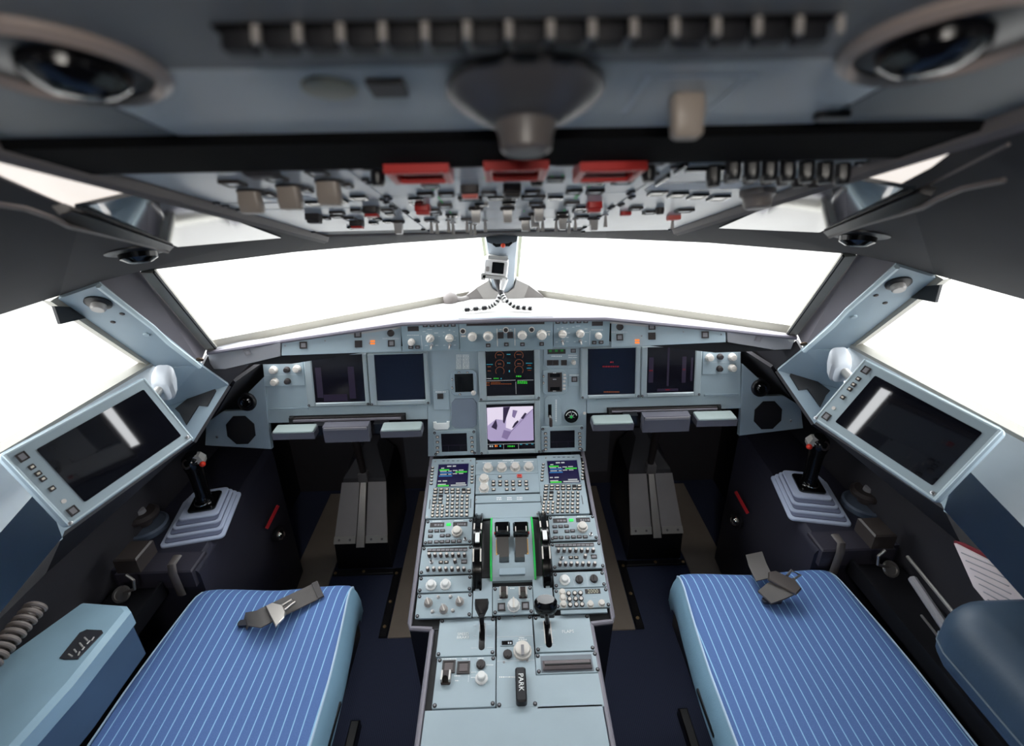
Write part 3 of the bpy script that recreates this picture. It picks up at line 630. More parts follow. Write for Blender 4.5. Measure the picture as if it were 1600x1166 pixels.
# standby instrument, placards and small panels left of the middle displays
t = Thing('standby_instrument', 'octagonal standby instrument with square black screen and corner knob', 'instrument', MP, MP.at(k1(1313,452)))
t.part('body', MB().prism(poly(MP, k1, [(1262,375),(1368,373),(1390,395),(1390,515),(1372,530),(1260,530),(1238,512),(1236,398)], .01), 0, .012, ch=.002), PANEL2)
a = MP.rect(k1, 1260,397,1370,505,.012); t.part('screen', MB().box(*a,.011,.0125), GLOSS); put(t, 'knob', knob_mesh(.007,.012,KNOB), k1, [(1371,510)], .012)
put(t, 'key', key_mesh(.004,.008), k1, [(1244,430),(1244,480)], .012); put(t, 'key', key_mesh(.008,.004), k1, [(1285,388),(1335,388),(1290,519)], .012)
t = Thing('placard', 'white printed placard above the octagonal standby instrument', 'placard', MP, MP.at(k1(1305,328)))
b = []
for i in range(11): b += words(1268,1300,286+i*8.6,5,3)+words(1306,1345,286+i*8.6,6,3)
marks(t, k1, b, WHITE, .0015, 'lettering')
t = panel('reset_switch_panel', 'small plate with one dark square switch left of the standby instrument', 'control panel', MP, k1, (1132,492,1226,612), 0.001, .004, screws=None)
put(t, 'push_button', push_mesh(.019,.018,KEYD), k1, [(1173,530)], .004); marks(t, k1, words(1145,1205,505,6,5), WHITE, .004, 'lettering')
solo('blank_cover', MB().prism([(p[0]-MP.at(k1(1315,632))[0]+MP.at(k1(1315,632))[0], p[1]) for p in poly(MP, k1, [(1262,545),(1368,543),(1390,570),(1390,700),(1368,720),(1262,722),(1240,700),(1240,570)], .003)], .001, .004, ch=.001), mat('grey_blue_blank', (118,128,142), .6), 'blank grey octagonal cover below the standby instrument', 'cover', MP, MP.at(k1(1315,632)))
solo('paper_clip_holder', MB().prism(poly(MP, k1, [(1132,684),(1148,682),(1152,692),(1208,690),(1212,680),(1228,680),(1228,712),(1218,726),(1146,728),(1132,716)], .004), .001, .008, ch=.001), WHITE, 'small white card clip at the left foot of the middle panel', 'clip', MP, MP.at(k1(1180,705)))
def dcdu(label, k, rc, sc, lk, rk):
    t = panel('datalink_display', label, 'display', MP, k, rc, .001, .010, screws='latch', group='datalink displays'); a = MP.rect(k, *sc, .010)
    s_ = t.part('screen', MB().box(*a,.009,.0105), SCR); w = sc[2]-sc[0]; hh = sc[3]-sc[1]
    marks(t, k, [(sc[0]+6,sc[1]+hh*.64,sc[2]-6,sc[1]+hh*.66),(sc[0]+w*.27,sc[1]+hh*.66,sc[0]+w*.28,sc[3]-2),(sc[0]+w*.73,sc[1]+hh*.66,sc[0]+w*.74,sc[3]-2)], VIOS, .0105, 'screen_symbols', parent=s_)
    put(t, 'key', key_mesh(.010,.0075), k, lk+rk, .010)
dcdu('datalink display left of the violet camera screen', k1, (1132,735,1386,882), (1180,752,1332,860), [(1157,772),(1157,803),(1157,836),(1158,862)], [(1360,776),(1363,803),(1363,830),(1363,858)])
dcdu('datalink display right of the violet camera screen', k2, (250,712,502,862), (303,735,449,838), [(275,752),(277,778),(277,800),(277,822),(277,845)], [(478,752),(480,775),(480,797),(481,817),(481,840)])
# right middle column
t = Thing('landing_gear_indicator', 'indicator panel with three green lit arrows above three square brake buttons', 'control panel', MP, MP.at(e1(940,140)))
t.part('faceplate', MB().prism(poly(MP, e1, [(748,35),(1135,28),(1138,245),(800,250),(755,215)], .004), .001, .004, ch=.001), PANEL)
lamp = marks(t, e1, [(792,40,985,90)], KEYD, .004, 'indicator_lamp', .002); marks(t, e1, [(808,48,838,70),(872,46,902,68),(932,44,962,66)], mat('dim_green_lamp',(40,140,60),.4,emit=.35), .0062, 'green_arrows', parent=lamp)
put(t, 'push_button', push_mesh(.0185,.0175,KEYD), e1, [(817,185),(880,184),(968,183)], .004); put(t, 'anti_skid_switch', knob_mesh(.007,.016,KNOB), e1, [(1070,178)], .004, label='ivory tipped switch'); put(t, 'push_button', push_mesh(.016,.012,GREYP), e1, [(1068,56)], .004)
marks(t, e1, words(835,945,115,12,8)+words(1015,1110,105,9,6)+words(1015,1110,128,9,6), WHITE, .004, 'lettering')
t = Thing('chronometer', 'clock panel with stacked dark readouts and small ivory keys', 'clock', MP, MP.at(e1(870,390)))
t.part('faceplate', MB().prism(poly(MP, e1, [(745,265),(960,262),(1000,300),(1000,490),(965,522),(770,525),(742,500)], .004), .001, .005, ch=.001), PANEL)
fc = marks(t, e1, [(795,290,947,495)], KEYD, .005, 'clock_face', .003); marks(t, e1, [(820,302,925,340),(820,445,925,482)], GLOSS, .008, 'readout', parent=fc); marks(t, e1, words(850,885,295,7,3)+words(850,885,363,7,3)+words(850,885,488,7,3), WHITE, .008, 'lettering', parent=fc)
put(t, 'key', key_mesh(.006,.0075), e1, [(749,330),(749,400)], .005); put(t, 'ivory_key', key_mesh(.0085,.006,.003,KNOB,KNOB), e1, [(975,315),(978,350),(970,385),(972,430),(970,465)], .005)
t = panel('terrain_switch_panel', 'plate with one square switch right of the clock', 'control panel', MP, e1, (1020,308,1135,440), .001, .004, screws=None)
put(t, 'push_button', push_mesh(.0185,.0175,GREYP), e1, [(1080,361)], .004); marks(t, e1, words(1030,1130,318,9,7), WHITE, .004, 'lettering')
t = Thing('landing_gear_lever_panel', 'plate with slotted black landing gear lever left of the round pressure gauge', 'lever', MP, MP.at(e1(850,700)))
t.part('faceplate', MB().prism(poly(MP, e1, [(765,570),(790,548),(900,545),(940,585),(940,830),(910,855),(790,858),(760,820)], .004), .001, .004, ch=.001), PANEL)
marks(t, e1, [(798,632,836,770)], GLOSS, .004, 'slot'); b = MB(); c = MP.at(e1(820,765),.01); d = MP.at(e1(826,820),.03); b.tube([(c[0],c[1],.002),(c[0],c[1]-.003,.02),(d[0],d[1]+.006,.034)], [.004,.004,.004], 8); b.rbox(d[0],d[1],.010,.026,.028,.044,.003,ch=.002,mi=1)
t.part('lever', b, [SILV, mat('brown_black_grip',(50,38,36),.5)]); b = []
for i in range(12): b += [(876,582+i*20,892,590+i*20),(884,592+i*20,888,602+i*20)]
marks(t, e1, b, WHITE, .004, 'lettering')
t = Thing('brake_pressure_gauge', 'round black gauge with white arcs and green needle marks', 'gauge', MP, MP.at(e1(1049,760)))
oc = MP.at(e1(1049,760),.01); R_ = .5*(MP.at(e1(1125,760),.01)[0]-MP.at(e1(975,760),.01)[0])
t.part('surround', MB().prism([(oc[0]+1.28*R_*cos(a_*pi/4+pi/8), oc[1]+1.28*R_*sin(a_*pi/4+pi/8)) for a_ in range(8)], .001, .006, ch=.001), PANEL); t.part('dial', MB().lathe([(R_,.001),(R_,.009),(R_*.94,.009),(R_*.94,.007)], c=(*oc,0), n=32), GLOSS)
b = MB(); 
for a0, a1 in ((100,165),(15,80)): 
    for rr in (.75,):
        for i in range(6):
            t0 = math.radians(a0+(a1-a0)*i/5); b.prism([(oc[0]+R_*rr*cos(t0)-.0012,oc[1]+R_*rr*sin(t0)*.9-.002),(oc[0]+R_*rr*cos(t0)+.0012,oc[1]+R_*rr*sin(t0)*.9-.002),(oc[0]+R_*rr*cos(t0)+.0012,oc[1]+R_*rr*sin(t0)*.9+.002),(oc[0]+R_*rr*cos(t0)-.0012,oc[1]+R_*rr*sin(t0)*.9+.002)], .009, .0094)
for a_ in (150,30,90,205,-25):
    t0 = math.radians(a_); b.prism([(oc[0]+.0009*sin(t0),oc[1]-.0009*cos(t0)),(oc[0]+R_*.6*cos(t0),oc[1]+R_*.6*sin(t0)),(oc[0]-.0009*sin(t0),oc[1]+.0009*cos(t0))], .009, .0094)
t.part('scale', b, WHITE); t.part('green_marks', MB().box(oc[0]-.004,oc[0]+.003,oc[1]-.007,oc[1]+.002,.0092,.0097), GREENT)
solo('panel_knob', MB().lathe([(.005,0),(.005,.004),(.004,.005)], c=(*MP.at(e1(1187,724)),0), n=14), KNOB, 'tiny ivory lamp stud right of the round pressure gauge', 'stud', MP, (*MP.at(e1(1187,724)),0))

# table slot, footrests and table housing under each side of the panel
for s, k, sl, fa, fb_, hb in ((-1,k1,(275,640,968,682),(175,705,412,750),(822,690,1052,737),(470,716,755,800)), (1,k2,(642,590,1318,625),(568,647,795,697),(1188,624,1412,672),(862,655,1128,740))):
    pn_ = 'left' if s < 0 else 'right'
    t = Thing('pull_out_table', 'dark slot of the folded pull out table below the %s pilot displays' % pn_, 'table', MP, MP.at(k((sl[0]+sl[2])/2,(sl[1]+sl[3])/2)), 'folded pilot tables')
    a = MP.rect(k, *sl, .004); t.part('slot', MB().box(*a,0,.004), DARK); t.part('table_edge', MB().box(a[0]+.012,a[1]-.012,a[2]+.004,a[2]+(a[3]-a[2])*.55,.004,.013,ch=.002), RIM); t.part('rod', MB().tube([(a[0]+.01,a[3]-.006,.008),(a[1]-.01,a[3]-.006,.008)], .003, 8), KEYD)
    for x in (a[0]+.008, a[1]-.008): t.inst('hinge', cached('table_hinge', lambda: MB().rbox(0,0,.012,.02,0,.014,.002,ch=.002), DARK), (x, (a[2]+a[3])/2, .002))
    for rc, w_ in ((fa,'outer'), (fb_,'inner')):
        if s > 0: w_ = 'inner' if w_ == 'outer' else 'outer'
        yf = 1.335; p0 = P(*k(rc[0]-8,rc[3]), Y=yf); p1_ = P(*k(rc[2]+8,rc[3]), Y=yf); q0 = P(*k(rc[0],rc[1]), Z=p0.z); 
        t = Thing('footrest_bar', '%s pale topped rest bar under the %s pilot displays' % (w_, pn_), 'footrest', WORLD, (p0+p1_)/2, 'rest bars under the instrument panel')
        z = p0.z; yb = min(q0.y, yf+.06)
        t.part('bar', MB().box(p0.x,p1_.x,yf,yb,z-.026,z-.003,ch=0), mat('dark_mauve_grey_box',(92,92,102),.5)); t.part('support', MB().box(p0.x+.02,p1_.x-.02,yb,1.41,z-.03,z-.016), BLACK); t.part('pad', MB().rbox((p0.x+p1_.x)/2,(yf+yb)/2,p1_.x-p0.x-.004,yb-yf,z-.004,z+.003,.006,ch=.002), mat('pale_green_grey_pad',(164,178,176),.5))
    p0 = P(*k(hb[0],hb[1]), Y=1.33); p1_ = P(*k(hb[2],hb[3]), Y=1.33)
    t = Thing('table_housing', 'grey box of the folding table between the rest bars, %s pilot side' % pn_, 'housing', WORLD, ((p0.x+p1_.x)/2,1.36,p0.z), 'folding table housings')
    t.part('housing', MB().box(p0.x,p1_.x,1.33,1.36,p1_.z,p0.z,ch=0), mat('dark_mauve_grey_box',(92,92,102),.5)); t.part('front_lip', MB().box(p0.x+.004,p1_.x-.004,1.326,1.331,p0.z-.010,p0.z-.002), GREYP)
    e0, e1_ = min(p0.x,p1_.x), max(p0.x,p1_.x); bp = MB().box(e0+.01,e1_-.01,1.36,1.40,p1_.z+.004,p0.z-.022)
    t.part('bracket', bp, BLACK)
    for xa in (e0-.05,e1_+.004): t.part('bracket', MB().box(xa,xa+.045,1.375,1.40,p1_.z,p0.z-.022), BLACK)
# speaker brackets either side
for s in (-1, 1):
    fr = MP if s < 0 else Frame(side(MP.o,1), (1,0,0), MP.v)
    q = [(414,588),(420,660),(425,701),(322,695),(324,660),(350,642),(396,640),(386,616)]
    lc = poly(MP, None, q, .0); lc = [(x*-s, y) for x, y in lc]
    t = Thing('speaker_bracket', 'blue grey corner bracket with octagonal black speaker at the %s end of the instrument panel' % ('left' if s < 0 else 'right'), 'speaker', MP, ((lc[0][0]+lc[3][0])/2, lc[3][1]+.05, 0), 'corner speaker brackets')
    t.part('bracket', MB().prism(lc, -.012, .006, ch=.001), PANEL2)
    c = MP.at((378,671)); R_ = .052; t.part('speaker', MB().prism([(-s*c[0]+R_*cos(a_*pi/4+pi/8)*.95, c[1]+R_*sin(a_*pi/4+pi/8)) for a_ in range(8)], .004, .009, ch=.001), BLACK)
    fr2 = MP.at((388,627)); t2_ = Thing('air_nozzle', 'round black air outlet above the %s octagonal speaker' % ('left' if s < 0 else 'right'), 'air outlet', MP, (fr2[0]*-s, fr2[1], 0), 'black air outlets'); c2_ = t2_.o
    t2_.part('socket', MB().lathe([(.030,-.01),(.030,.012),(.026,.016),(.022,.012)], c=c2_, n=24), BLACK); t2_.part('ball', MB().lathe([(.020,.0),(.019,.016),(.013,.024),(.008,.022)], c=c2_, n=20), GLOSS)
    t.inst('screw', screw_mesh(.004), (-s*MP.at((341,682))[0], MP.at((341,682))[1], .006))
    # dark fairing between bracket and glareshield
    fa = MB(); FPn = plane3(Eb+Vector((.01,.02,0)), P(425,556,Y=1.50), P(330,660,Y=1.45)); fa.slab([side(p, s) for p in (Eb+Vector((.01,.02,0)), P(425,556,Y=1.50), onpl(FPn,(425,640)), P(330,660,Y=1.45))], .01)
    struct('trim_9' if s < 0 else 'trim_10', fa, mat('black_grey_fairing',(50,48,52),.8))
# ------------------------------------------------------------------ centre pedestal body
NAVY = mat('navy_black_pedestal_side', (30,32,44), .5, bump=.1)
vu1 = PU.loc(Vector((0,1.385,.744)))[1]; 
pd_ = Thing('center_pedestal', 'long centre pedestal between the seats with mauve grey edges and dark sides', 'pedestal', WORLD, (0,.9,0))
def strip_side(b, x, pts, th, s):   # vertical side plate following profile pts (y,z) down to the floor
    n = len(pts); vs = [(x*s, y, z) for y, z in pts] + [(x*s, pts[-1][0], .02), (x*s, pts[0][0], .02)]
    b.slab(vs if s > 0 else vs[::-1], th, nrm=Vector((s,0,0)))
zz = lambda y: PU.w(0, PU.loc(Vector((0,y,0)))[1]).z
def zat(y): return .612 + (y-.89)*.132/.495
b = MB(); b.slab([(-.252,.875,zat(.875)-.008),(.252,.875,zat(.875)-.008),(.252,1.39,zat(1.39)-.008),(-.252,1.39,zat(1.39)-.008)], .02, nrm=Vector((0,0,1)))
b.box(-.198,.198,.30,.89,.575,.598); pd_.part('deck', b, DARK)
b = MB()
for s in (-1,1):
    b.slab([(s*.255,.875,zat(.875)-.01),(s*.255,1.385,zat(1.385)-.01),(s*.235,1.40,.02),(s*.235,.95,.02)], .02, nrm=Vector((s,0,0)))
    b.slab([(s*.200,.30,.59),(s*.202,.90,.59),(s*.202,.95,.02),(s*.200,.30,.02)], .02, nrm=Vector((s,0,0)))
b.slab([(-.255,.872,.60),(.255,.872,.60),(.255,.93,.10),(-.255,.93,.10)], .015, nrm=Vector((0,-1,0)))
b.box(-.198,.198,.30,.32,.02,.59); pd_.part('side_cladding', b, NAVY)
for s in (-1,1):
    b = MB().tube([(s*.253,1.395,zat(1.395)), (s*.255,1.1,zat(1.1)), (s*.256,.884,zat(.884)), (s*.252,.872,.608), (s*.199,.870,.604)], .0062, 8)
    pd_.part('edge_trim', b, RIM, label='mauve grey rounded edge trim'); pd_.part('rear_edge_trim', MB().tube([(s*.199,.868,.603), (s*.196,.30,.603)], .0062, 8), RIM, label='mauve grey rounded edge trim')

# ---- menu keyboards and displays
def mcdu(label, dx, dy):
    K = lambda x, y: (m1(x, y)[0]+dx, m1(x, y)[1]+dy)
    Q = [(130,60),(800,58),(796,962),(735,962),(60,966),(42,962)]
    a = PU.rect(K, 95, 62, 790, 965, .008); cx, cy = (a[0]+a[1])/2, (a[2]+a[3])/2; w = a[1]-a[0]
    t = Thing('menu_display_keyboard', label, 'keyboard display', PU, (cx, cy, 0), 'menu keyboards with displays')
    t.part('faceplate', MB().rbox(cx, cy, w, a[3]-a[2], 0, .008, .004, ch=.001), PANEL)
    at = lambda x, y, h=.008: PU.at(K(x, y), h)
    sa = PU.rect(K, 228, 150, 694, 495, .009)
    fr = frame_ring(MB(), (sa[0]-.003,sa[1]+.003,sa[2]-.003,sa[3]+.003), .003, .008, .0105, .0005); t.part('screen_frame', fr, PANEL2)
    s_ = t.part('screen', MB().box(*sa, .007, .0085), MSCR); sw = sa[1]-sa[0]; sh = sa[3]-sa[2]
    def ln(lst, m, nm):
        b = MB()
        for x0, x1, y, hh in lst: b.box(sa[0]+sw*x0, sa[0]+sw*x1, sa[3]-sh*(y+hh/2), sa[3]-sh*(y-hh/2), .0085, .0089)
        t.part(nm, b, m, s_)
    ln([(.29,.43,.09,.055),(.47,.58,.09,.055),(.10,.20,.17,.04),(.07,.29,.31,.035),(.34,.45,.31,.035),(.49,.64,.29,.035),(.68,.84,.28,.035),(.08,.30,.45,.035),(.35,.45,.45,.035),(.49,.64,.43,.035),(.69,.84,.43,.035),(.04,.14,.74,.045),(.19,.33,.74,.045),(.04,.3,.88,.04),(.62,.92,.85,.045),(.46,.96,.93,.05)], WHITES, 'white_menu_text')
    ln([(.05,.37,.25,.06),(.58,.96,.36,.055),(.04,.40,.94,.06)], GREENS, 'green_menu_text'); ln([(.08,.48,.38,.045),(.05,.48,.52,.045)], BLUES, 'blue_menu_text')
    kw = w/.146
    lk = key_mesh(.0095*kw,.0062); 
    for x, y in zip((157,152,148,143,139,135), (212,258,306,355,404,455)): t.inst('line_key', lk, (*at(x,y), .008))
    for x, y in zip((757,757,756,755,754,752), (188,237,285,335,384,433)): t.inst('line_key', lk, (*at(x,y), .008))
    fk = key_mesh(.0135*kw,.0075); fd = key_mesh(.0135*kw,.0075,.004,KEYD,DARK)
    for y, xs in ((540,(202,288,372,457,540,628,702)), (585,(197,283,370,457,542,628,702))):
        for i, x in enumerate(xs): t.inst('function_key', fd if (y == 540 and i == 5) else fk, (*at(x,y), .008))
    for r_, (y, xs) in enumerate(((637,(190,280)),(687,(187,275)),(737,(183,272)))):
        for i, x in enumerate(xs): t.inst('function_key', fd if (r_ == 0 and i == 1) else fk, (*at(x,y), .008))
    rk = cached('round_key', lambda: MB().lathe([(.0047,0),(.0047,.0035),(.0042,.004)], n=14).lathe([(.0034,.004),(.0034,.0043)], n=12, mi=1), [KEYD, KEYL])
    for y, xs in ((790,(166,236,306)),(842,(161,232,301)),(890,(156,228,299)),(940,(153,225,295))):
        for x in xs: t.inst('number_key', rk, (*at(x,y), .008))
    sk = key_mesh(.0095*kw,.0088,.004,KEYD,KEYL,.2)
    for i, y in enumerate((642,697,755,812,872,930)):
        for j in range(5):
            x = (388,462,534,606,682)[j] + ((372,446,521,596,674)[j]-(388,462,534,606,682)[j])*i/5; t.inst('letter_key', sk, (*at(x,y), .008))
    b = MB()
    for x in (322,392,467,540,610): q = at(x,100); b.box(q[0]-.004,q[0]+.004,q[1]-.001,q[1]+.001,.008,.0085)
    for x, y0, y1 in ((118,690,830),(737,680,815)): q, q2 = at(x,y0), at(x,y1); b.box(q[0]-.001,q[0]+.001,q2[1],q[1],.008,.0085)
    t.part('annunciator', b, KEYD)
    for x, y in ((197,110),(735,96),(68,955)): t.inst('screw', screw_mesh(.0033), (*at(x,y), .008), label='bright screw head')
    return t
mcdu('menu display and keyboard on the left pilot side of the pedestal head', 0, 0)
mcdu('menu display and keyboard on the right pilot side of the pedestal head', 172.8, -5.6)

# ---- centre panels of the pedestal head
t = panel('display_switching_panel', 'pedestal panel with a row of four ivory knobs', 'control panel', PU, k3, (516,88,1018,203), 0, .006, screws=None)
put(t, 'knob', knob_mesh(.0145,.015,KNOB), k3, [(612,162),(720,160),(826,157),(931,155)]); marks(t, k3, words(728,815,98,9,6)+words(890,970,106,7,8)+words(570,640,116,6,7)+words(790,860,112,6,7)+words(690,760,114,6,7), WHITE); put(t, 'screw', screw_mesh(.003), k3, [(526,118),(1005,115)])
t = panel('page_select_panel', 'pedestal key panel with two stacked ivory knobs and one red key', 'control panel', PU, k3, (516,205,1042,352), 0, .006, screws=None)
marks(t, k3, [(553,212,613,350)], WHITE, .006, 'white_backing'); put(t, 'knob', knob_mesh(.014,.012,KNOB), k3, [(581,243),(581,318)], .0065)
kk = key_mesh(.0115,.009); put(t, 'key', kk, k3, [(705,228)]+[(x,266) for x in (655,707,757,808,860,911)]+[(x,292) for x in (655,707,758,809,860,911)]+[(657,328),(760,327),(812,325),(916,322)])
put(t, 'red_key', key_mesh(.0165,.012,.005,SALMON,RED), k3, [(858,223)], label='red emergency key'); put(t, 'screw', screw_mesh(.003), k3, [(1030,325)])
t = panel('labelled_strip_panel', 'narrow pedestal strip with three white name tags', 'control panel', PU, k3, (514,364,1050,424), 0, .006, screws=None)
marks(t, k3, words(680,720,390,8,3)+words(680,720,404,8,3)+words(762,800,390,8,3)+words(762,800,404,8,3)+words(838,880,388,8,3)+words(838,880,402,8,3), WHITE); put(t, 'screw', screw_mesh(.003), k3, [(520,405)])
solo('blank_cover_plate', MB().box(*[v-o for v, o in zip(PU.rect(k3,513,432,1056,545,.005), (0,0,0,0))], 0, .005, ch=.0006), PANEL, 'plain blue grey cover ahead of the thrust levers', 'cover', PU, PU.at(k3(785,490)))

# ---- radio and audio panels
def rmp(label, k, rc, dsp, grn, kn, keys, sw):
    t = panel('radio_panel', label, 'radio panel', PU, k, rc, group='radio tuning panels')
    f_ = marks(t, k, dsp, KEYD, .006, 'readout_window', .001); b = []
    for d in dsp: b += words(d[0]+(d[2]-d[0])*.3, d[2]-6, (d[1]+d[3])/2, 14, 4)
    marks(t, k, b, GREYP, .007, 'faint_digits', parent=f_); put(t, 'green_lamp', key_mesh(.013,.0085,.002,GREENL,GREENL), k, [grn], label='bright green lit lamp')
    put(t, 'tuning_knob', cached('tune_knob', lambda: MB().lathe([(.0155,0),(.0155,.010),(.012,.0105),(.0115,.020),(.0095,.021)], n=28, flute=.05, nf=1), KNOB), k, [kn], label='two stage ivory knob')
    put(t, 'key', key_mesh(.0135,.0088,.003,KEYD,GREYP,.25), k, keys); put(t, 'toggle_switch', toggle_mesh(1.0, KEYD), k, [sw]); marks(t, k, words(dsp[0][0]+20,dsp[0][2]-20,dsp[0][1]-12,6,4)+words(dsp[1][0]+10,dsp[1][2]-30,dsp[1][1]-12,6,4), WHITE, .006, 'lettering')
rmp('radio panel left of the left trim wheel with lit green lamp', k3, (118,560,488,752), [(160,585,270,620),(340,580,452,613)], (305,600), (371,665), [(165,652),(212,650),(258,648),(163,692),(255,688),(300,686),(160,738),(210,736),(253,735),(297,733),(343,732),(388,731)], (436,715))
rmp('radio panel right of the right trim wheel with lit green lamp', k3, (1092,530,1460,722), [(1120,552,1230,585),(1300,547,1410,580)], (1263,566), (1349,630), [(1135,617),(1180,615),(1225,613),(1140,657),(1230,653),(1273,650),(1140,703),(1184,702),(1233,700),(1280,698),(1325,697),(1372,697)], (1415,678))
def acp(label, k, rc, st, r1, mid, r2, y1, y2):
    t = panel('audio_panel', label, 'audio panel', PU, k, rc, group='audio selector panels')
    st_ = marks(t, k, [st], KEYD, .006, 'key_strip', .002); w = (st[2]-st[0])/9; marks(t, k, [(st[0]+w*i+3,st[1]+5,st[0]+w*(i+1)-3,st[3]-5) for i in range(9)], GREYP, .008, 'key_caps', parent=st_)
    kb = cached('volume_knob', lambda: MB().lathe([(.0052,0),(.0052,.006),(.0045,.012),(.0040,.0135)], n=14, mi=0).lathe([(.0036,.0135),(.0036,.014)], n=12, mi=1), [mat('brown_grey_metal',(110,98,96),.3,.6), KNOB])
    put(t, 'volume_knob', kb, k, [(x,y1) for x in r1]+[(x,y2) for x in r2]+[mid[2]]); put(t, 'toggle_switch', toggle_mesh(1.0, KEYD), k, [mid[0]])
    put(t, 'key', key_mesh(.012,.0075,.003,KEYD,KEYL,.3), k, [(mid[1][0]-20,mid[1][1]),(mid[1][0]+22,mid[1][1])]); put(t, 'push_button', push_mesh(.0155,.0105,GREYP), k, [mid[3]])
acp('audio panel with two rows of small knobs, left of the thrust levers', k3, (86,768,488,985), (140,785,450,810), (155,200,245,292,338,385,430), [(172,893),(265,895),(356,893),(426,891)], (143,190,238,285,332,380,425), 845, 955)
acp('audio panel with two rows of small knobs, right of the thrust levers', k3, (1108,738,1512,945), (1136,748,1440,772), (1162,1207,1253,1298,1343,1388,1433), [(1188,863),(1280,858),(1371,856),(1440,852)], (1175,1218,1262,1308,1353,1398,1445), 808, 915)

# ---- lighting, radar, transponder
BIGK = cached('clear_knob', lambda: MB().lathe([(.0145,0),(.0145,.003),(.010,.005),(.0095,.014),(.0075,.0155)], n=28, flute=.05, nf=1), mat('ivory_translucent_knob',(226,226,224),.3))
BLKK = cached('slotted_black_knob', lambda: MB().lathe([(.0105,0),(.0105,.005),(.009,.0065)], n=24).box(-.0012,.0012,-.008,.008,.0065,.009,mi=0), KEYD)
t = panel('dimmer_panel', 'small pedestal panel with two ivory knobs left of the engine switches', 'control panel', PU, k4, (68,100,487,226)); put(t, 'knob', BIGK, k4, [(168,175),(281,170)]); marks(t, k4, words(135,200,122,6,6)+words(235,320,120,6,6)+words(125,205,207,4,6)+words(240,320,203,4,6), LEGW)
t = panel('weather_radar_panel', 'pedestal panel with three grey pointer knobs and four tiny switches, left rear corner', 'control panel', PU, k4, (52,238,487,428)); kg = knob_mesh(.0098,.012,KGREY,KNOB,True)
put(t, 'pointer_knob', kg, k4, [(147,315),(266,365),(391,305)], rot=.4); put(t, 'toggle_switch', toggle_mesh(.9, KNOB), k4, [(180,380),(338,372),(225,266),(320,263)]); marks(t, k4, words(110,180,280,5,7)+words(245,285,318,5,5)+words(360,440,275,5,7)+[(165,405,300,408),(165,325,168,405)], LEGW)
t = panel('dimmer_panel', 'small pedestal panel with one ivory and two black knobs right of the engine switches', 'control panel', PU, k4, (1124,68,1530,190)); put(t, 'knob', BIGK, k4, [(1212,135)]); put(t, 'black_knob', BLKK, k4, [(1325,132),(1440,126)]); marks(t, k4, words(1180,1240,80,5,6)+words(1290,1350,88,5,6)+words(1410,1460,85,5,6)+[(1280,90,1283,180),(1385,88,1388,178)], LEGW)
t = panel('transponder_panel', 'transponder panel with nine key pad and readout of digits', 'control panel', PU, k4, (1132,196,1562,352)); f_ = marks(t, k4, [(1370,203,1490,240)], KEYD, .006, 'readout_window', .001)
q = PU.at(k4(1432,222),.007); text(t, 'digits', '2000', (q[0],q[1],.0072), .0145, mat('pale_digits',(205,205,180),.4,emit=.5), parent=f_)
kb = cached('pad_key', lambda: MB().lathe([(.0062,0),(.0062,.0035),(.0055,.0042)], n=16).lathe([(.0042,.0042),(.0042,.0045)], n=14, mi=1), [KEYD, KNOB]); put(t, 'number_key', kb, k4, [(1243,240),(1290,238),(1335,236),(1250,284),(1297,282),(1340,280),(1255,328),(1302,326),(1347,325)])
put(t, 'knob', knob_mesh(.008,.010,KNOB), k4, [(1192,232),(1198,275),(1201,326),(1412,326),(1500,318)]); marks(t, k4, words(1385,1420,290,5,4)+words(1480,1530,290,5,4)+words(1432,1460,270,5,3), LEGW)
solo('blank_cover_plate', MB().box(*PU.rect(k4,1180,362,1545,392,.006), 0, .006, ch=.0006), PANEL, 'thin blank strip behind the transponder panel', 'cover', PU, PU.at(k4(1360,376)))
for rc, w_ in (((497,120,645,418),'left'), ((966,95,1118,395),'right')):
    solo('blank_cover_plate', MB().box(*PU.rect(k4,*rc,.004), 0, .004, ch=.0006), PANEL, 'plain filler plate on the %s of the engine start panel' % w_, 'cover', PU, PU.at(k4((rc[0]+rc[2])/2,(rc[1]+rc[3])/2)))
t = panel('engine_start_panel', 'engine panel with two guarded switches and one ivory rotary knob', 'control panel', PU, k4, (650,182,964,402)); put(t, 'rotary_knob', knob_mesh(.0145,.016,mat('ivory_translucent_knob',(226,226,224),.3),KNOB,True), k4, [(813,335)], label='ivory rotary knob')
gm = cached('guarded_switch', lambda: MB().rbox(0,0,.022,.030,0,.004,.003,ch=.001,mi=0).tube([(0,-.004,.004),(0,-.012,.016)],[.005,.007],10,mi=1).box(-.011,-.007,-.012,.010,.004,.014,mi=2).box(.007,.011,-.012,.010,.004,.014,mi=2), [mat('brown_black_grip',(50,38,36),.5), CHROME, SILV])
put(t, 'master_switch', gm, k4, [(735,232),(885,232)]); put(t, 'push_button', push_mesh(.0195,.019,GREYP), k4, [(718,345),(905,336)])
marks(t, k4, words(712,758,196,12,3)+words(862,905,196,12,3)+words(785,820,198,7,4)+words(690,720,285,5,3)+words(910,940,282,5,3), WHITE, .006, 'lettering')

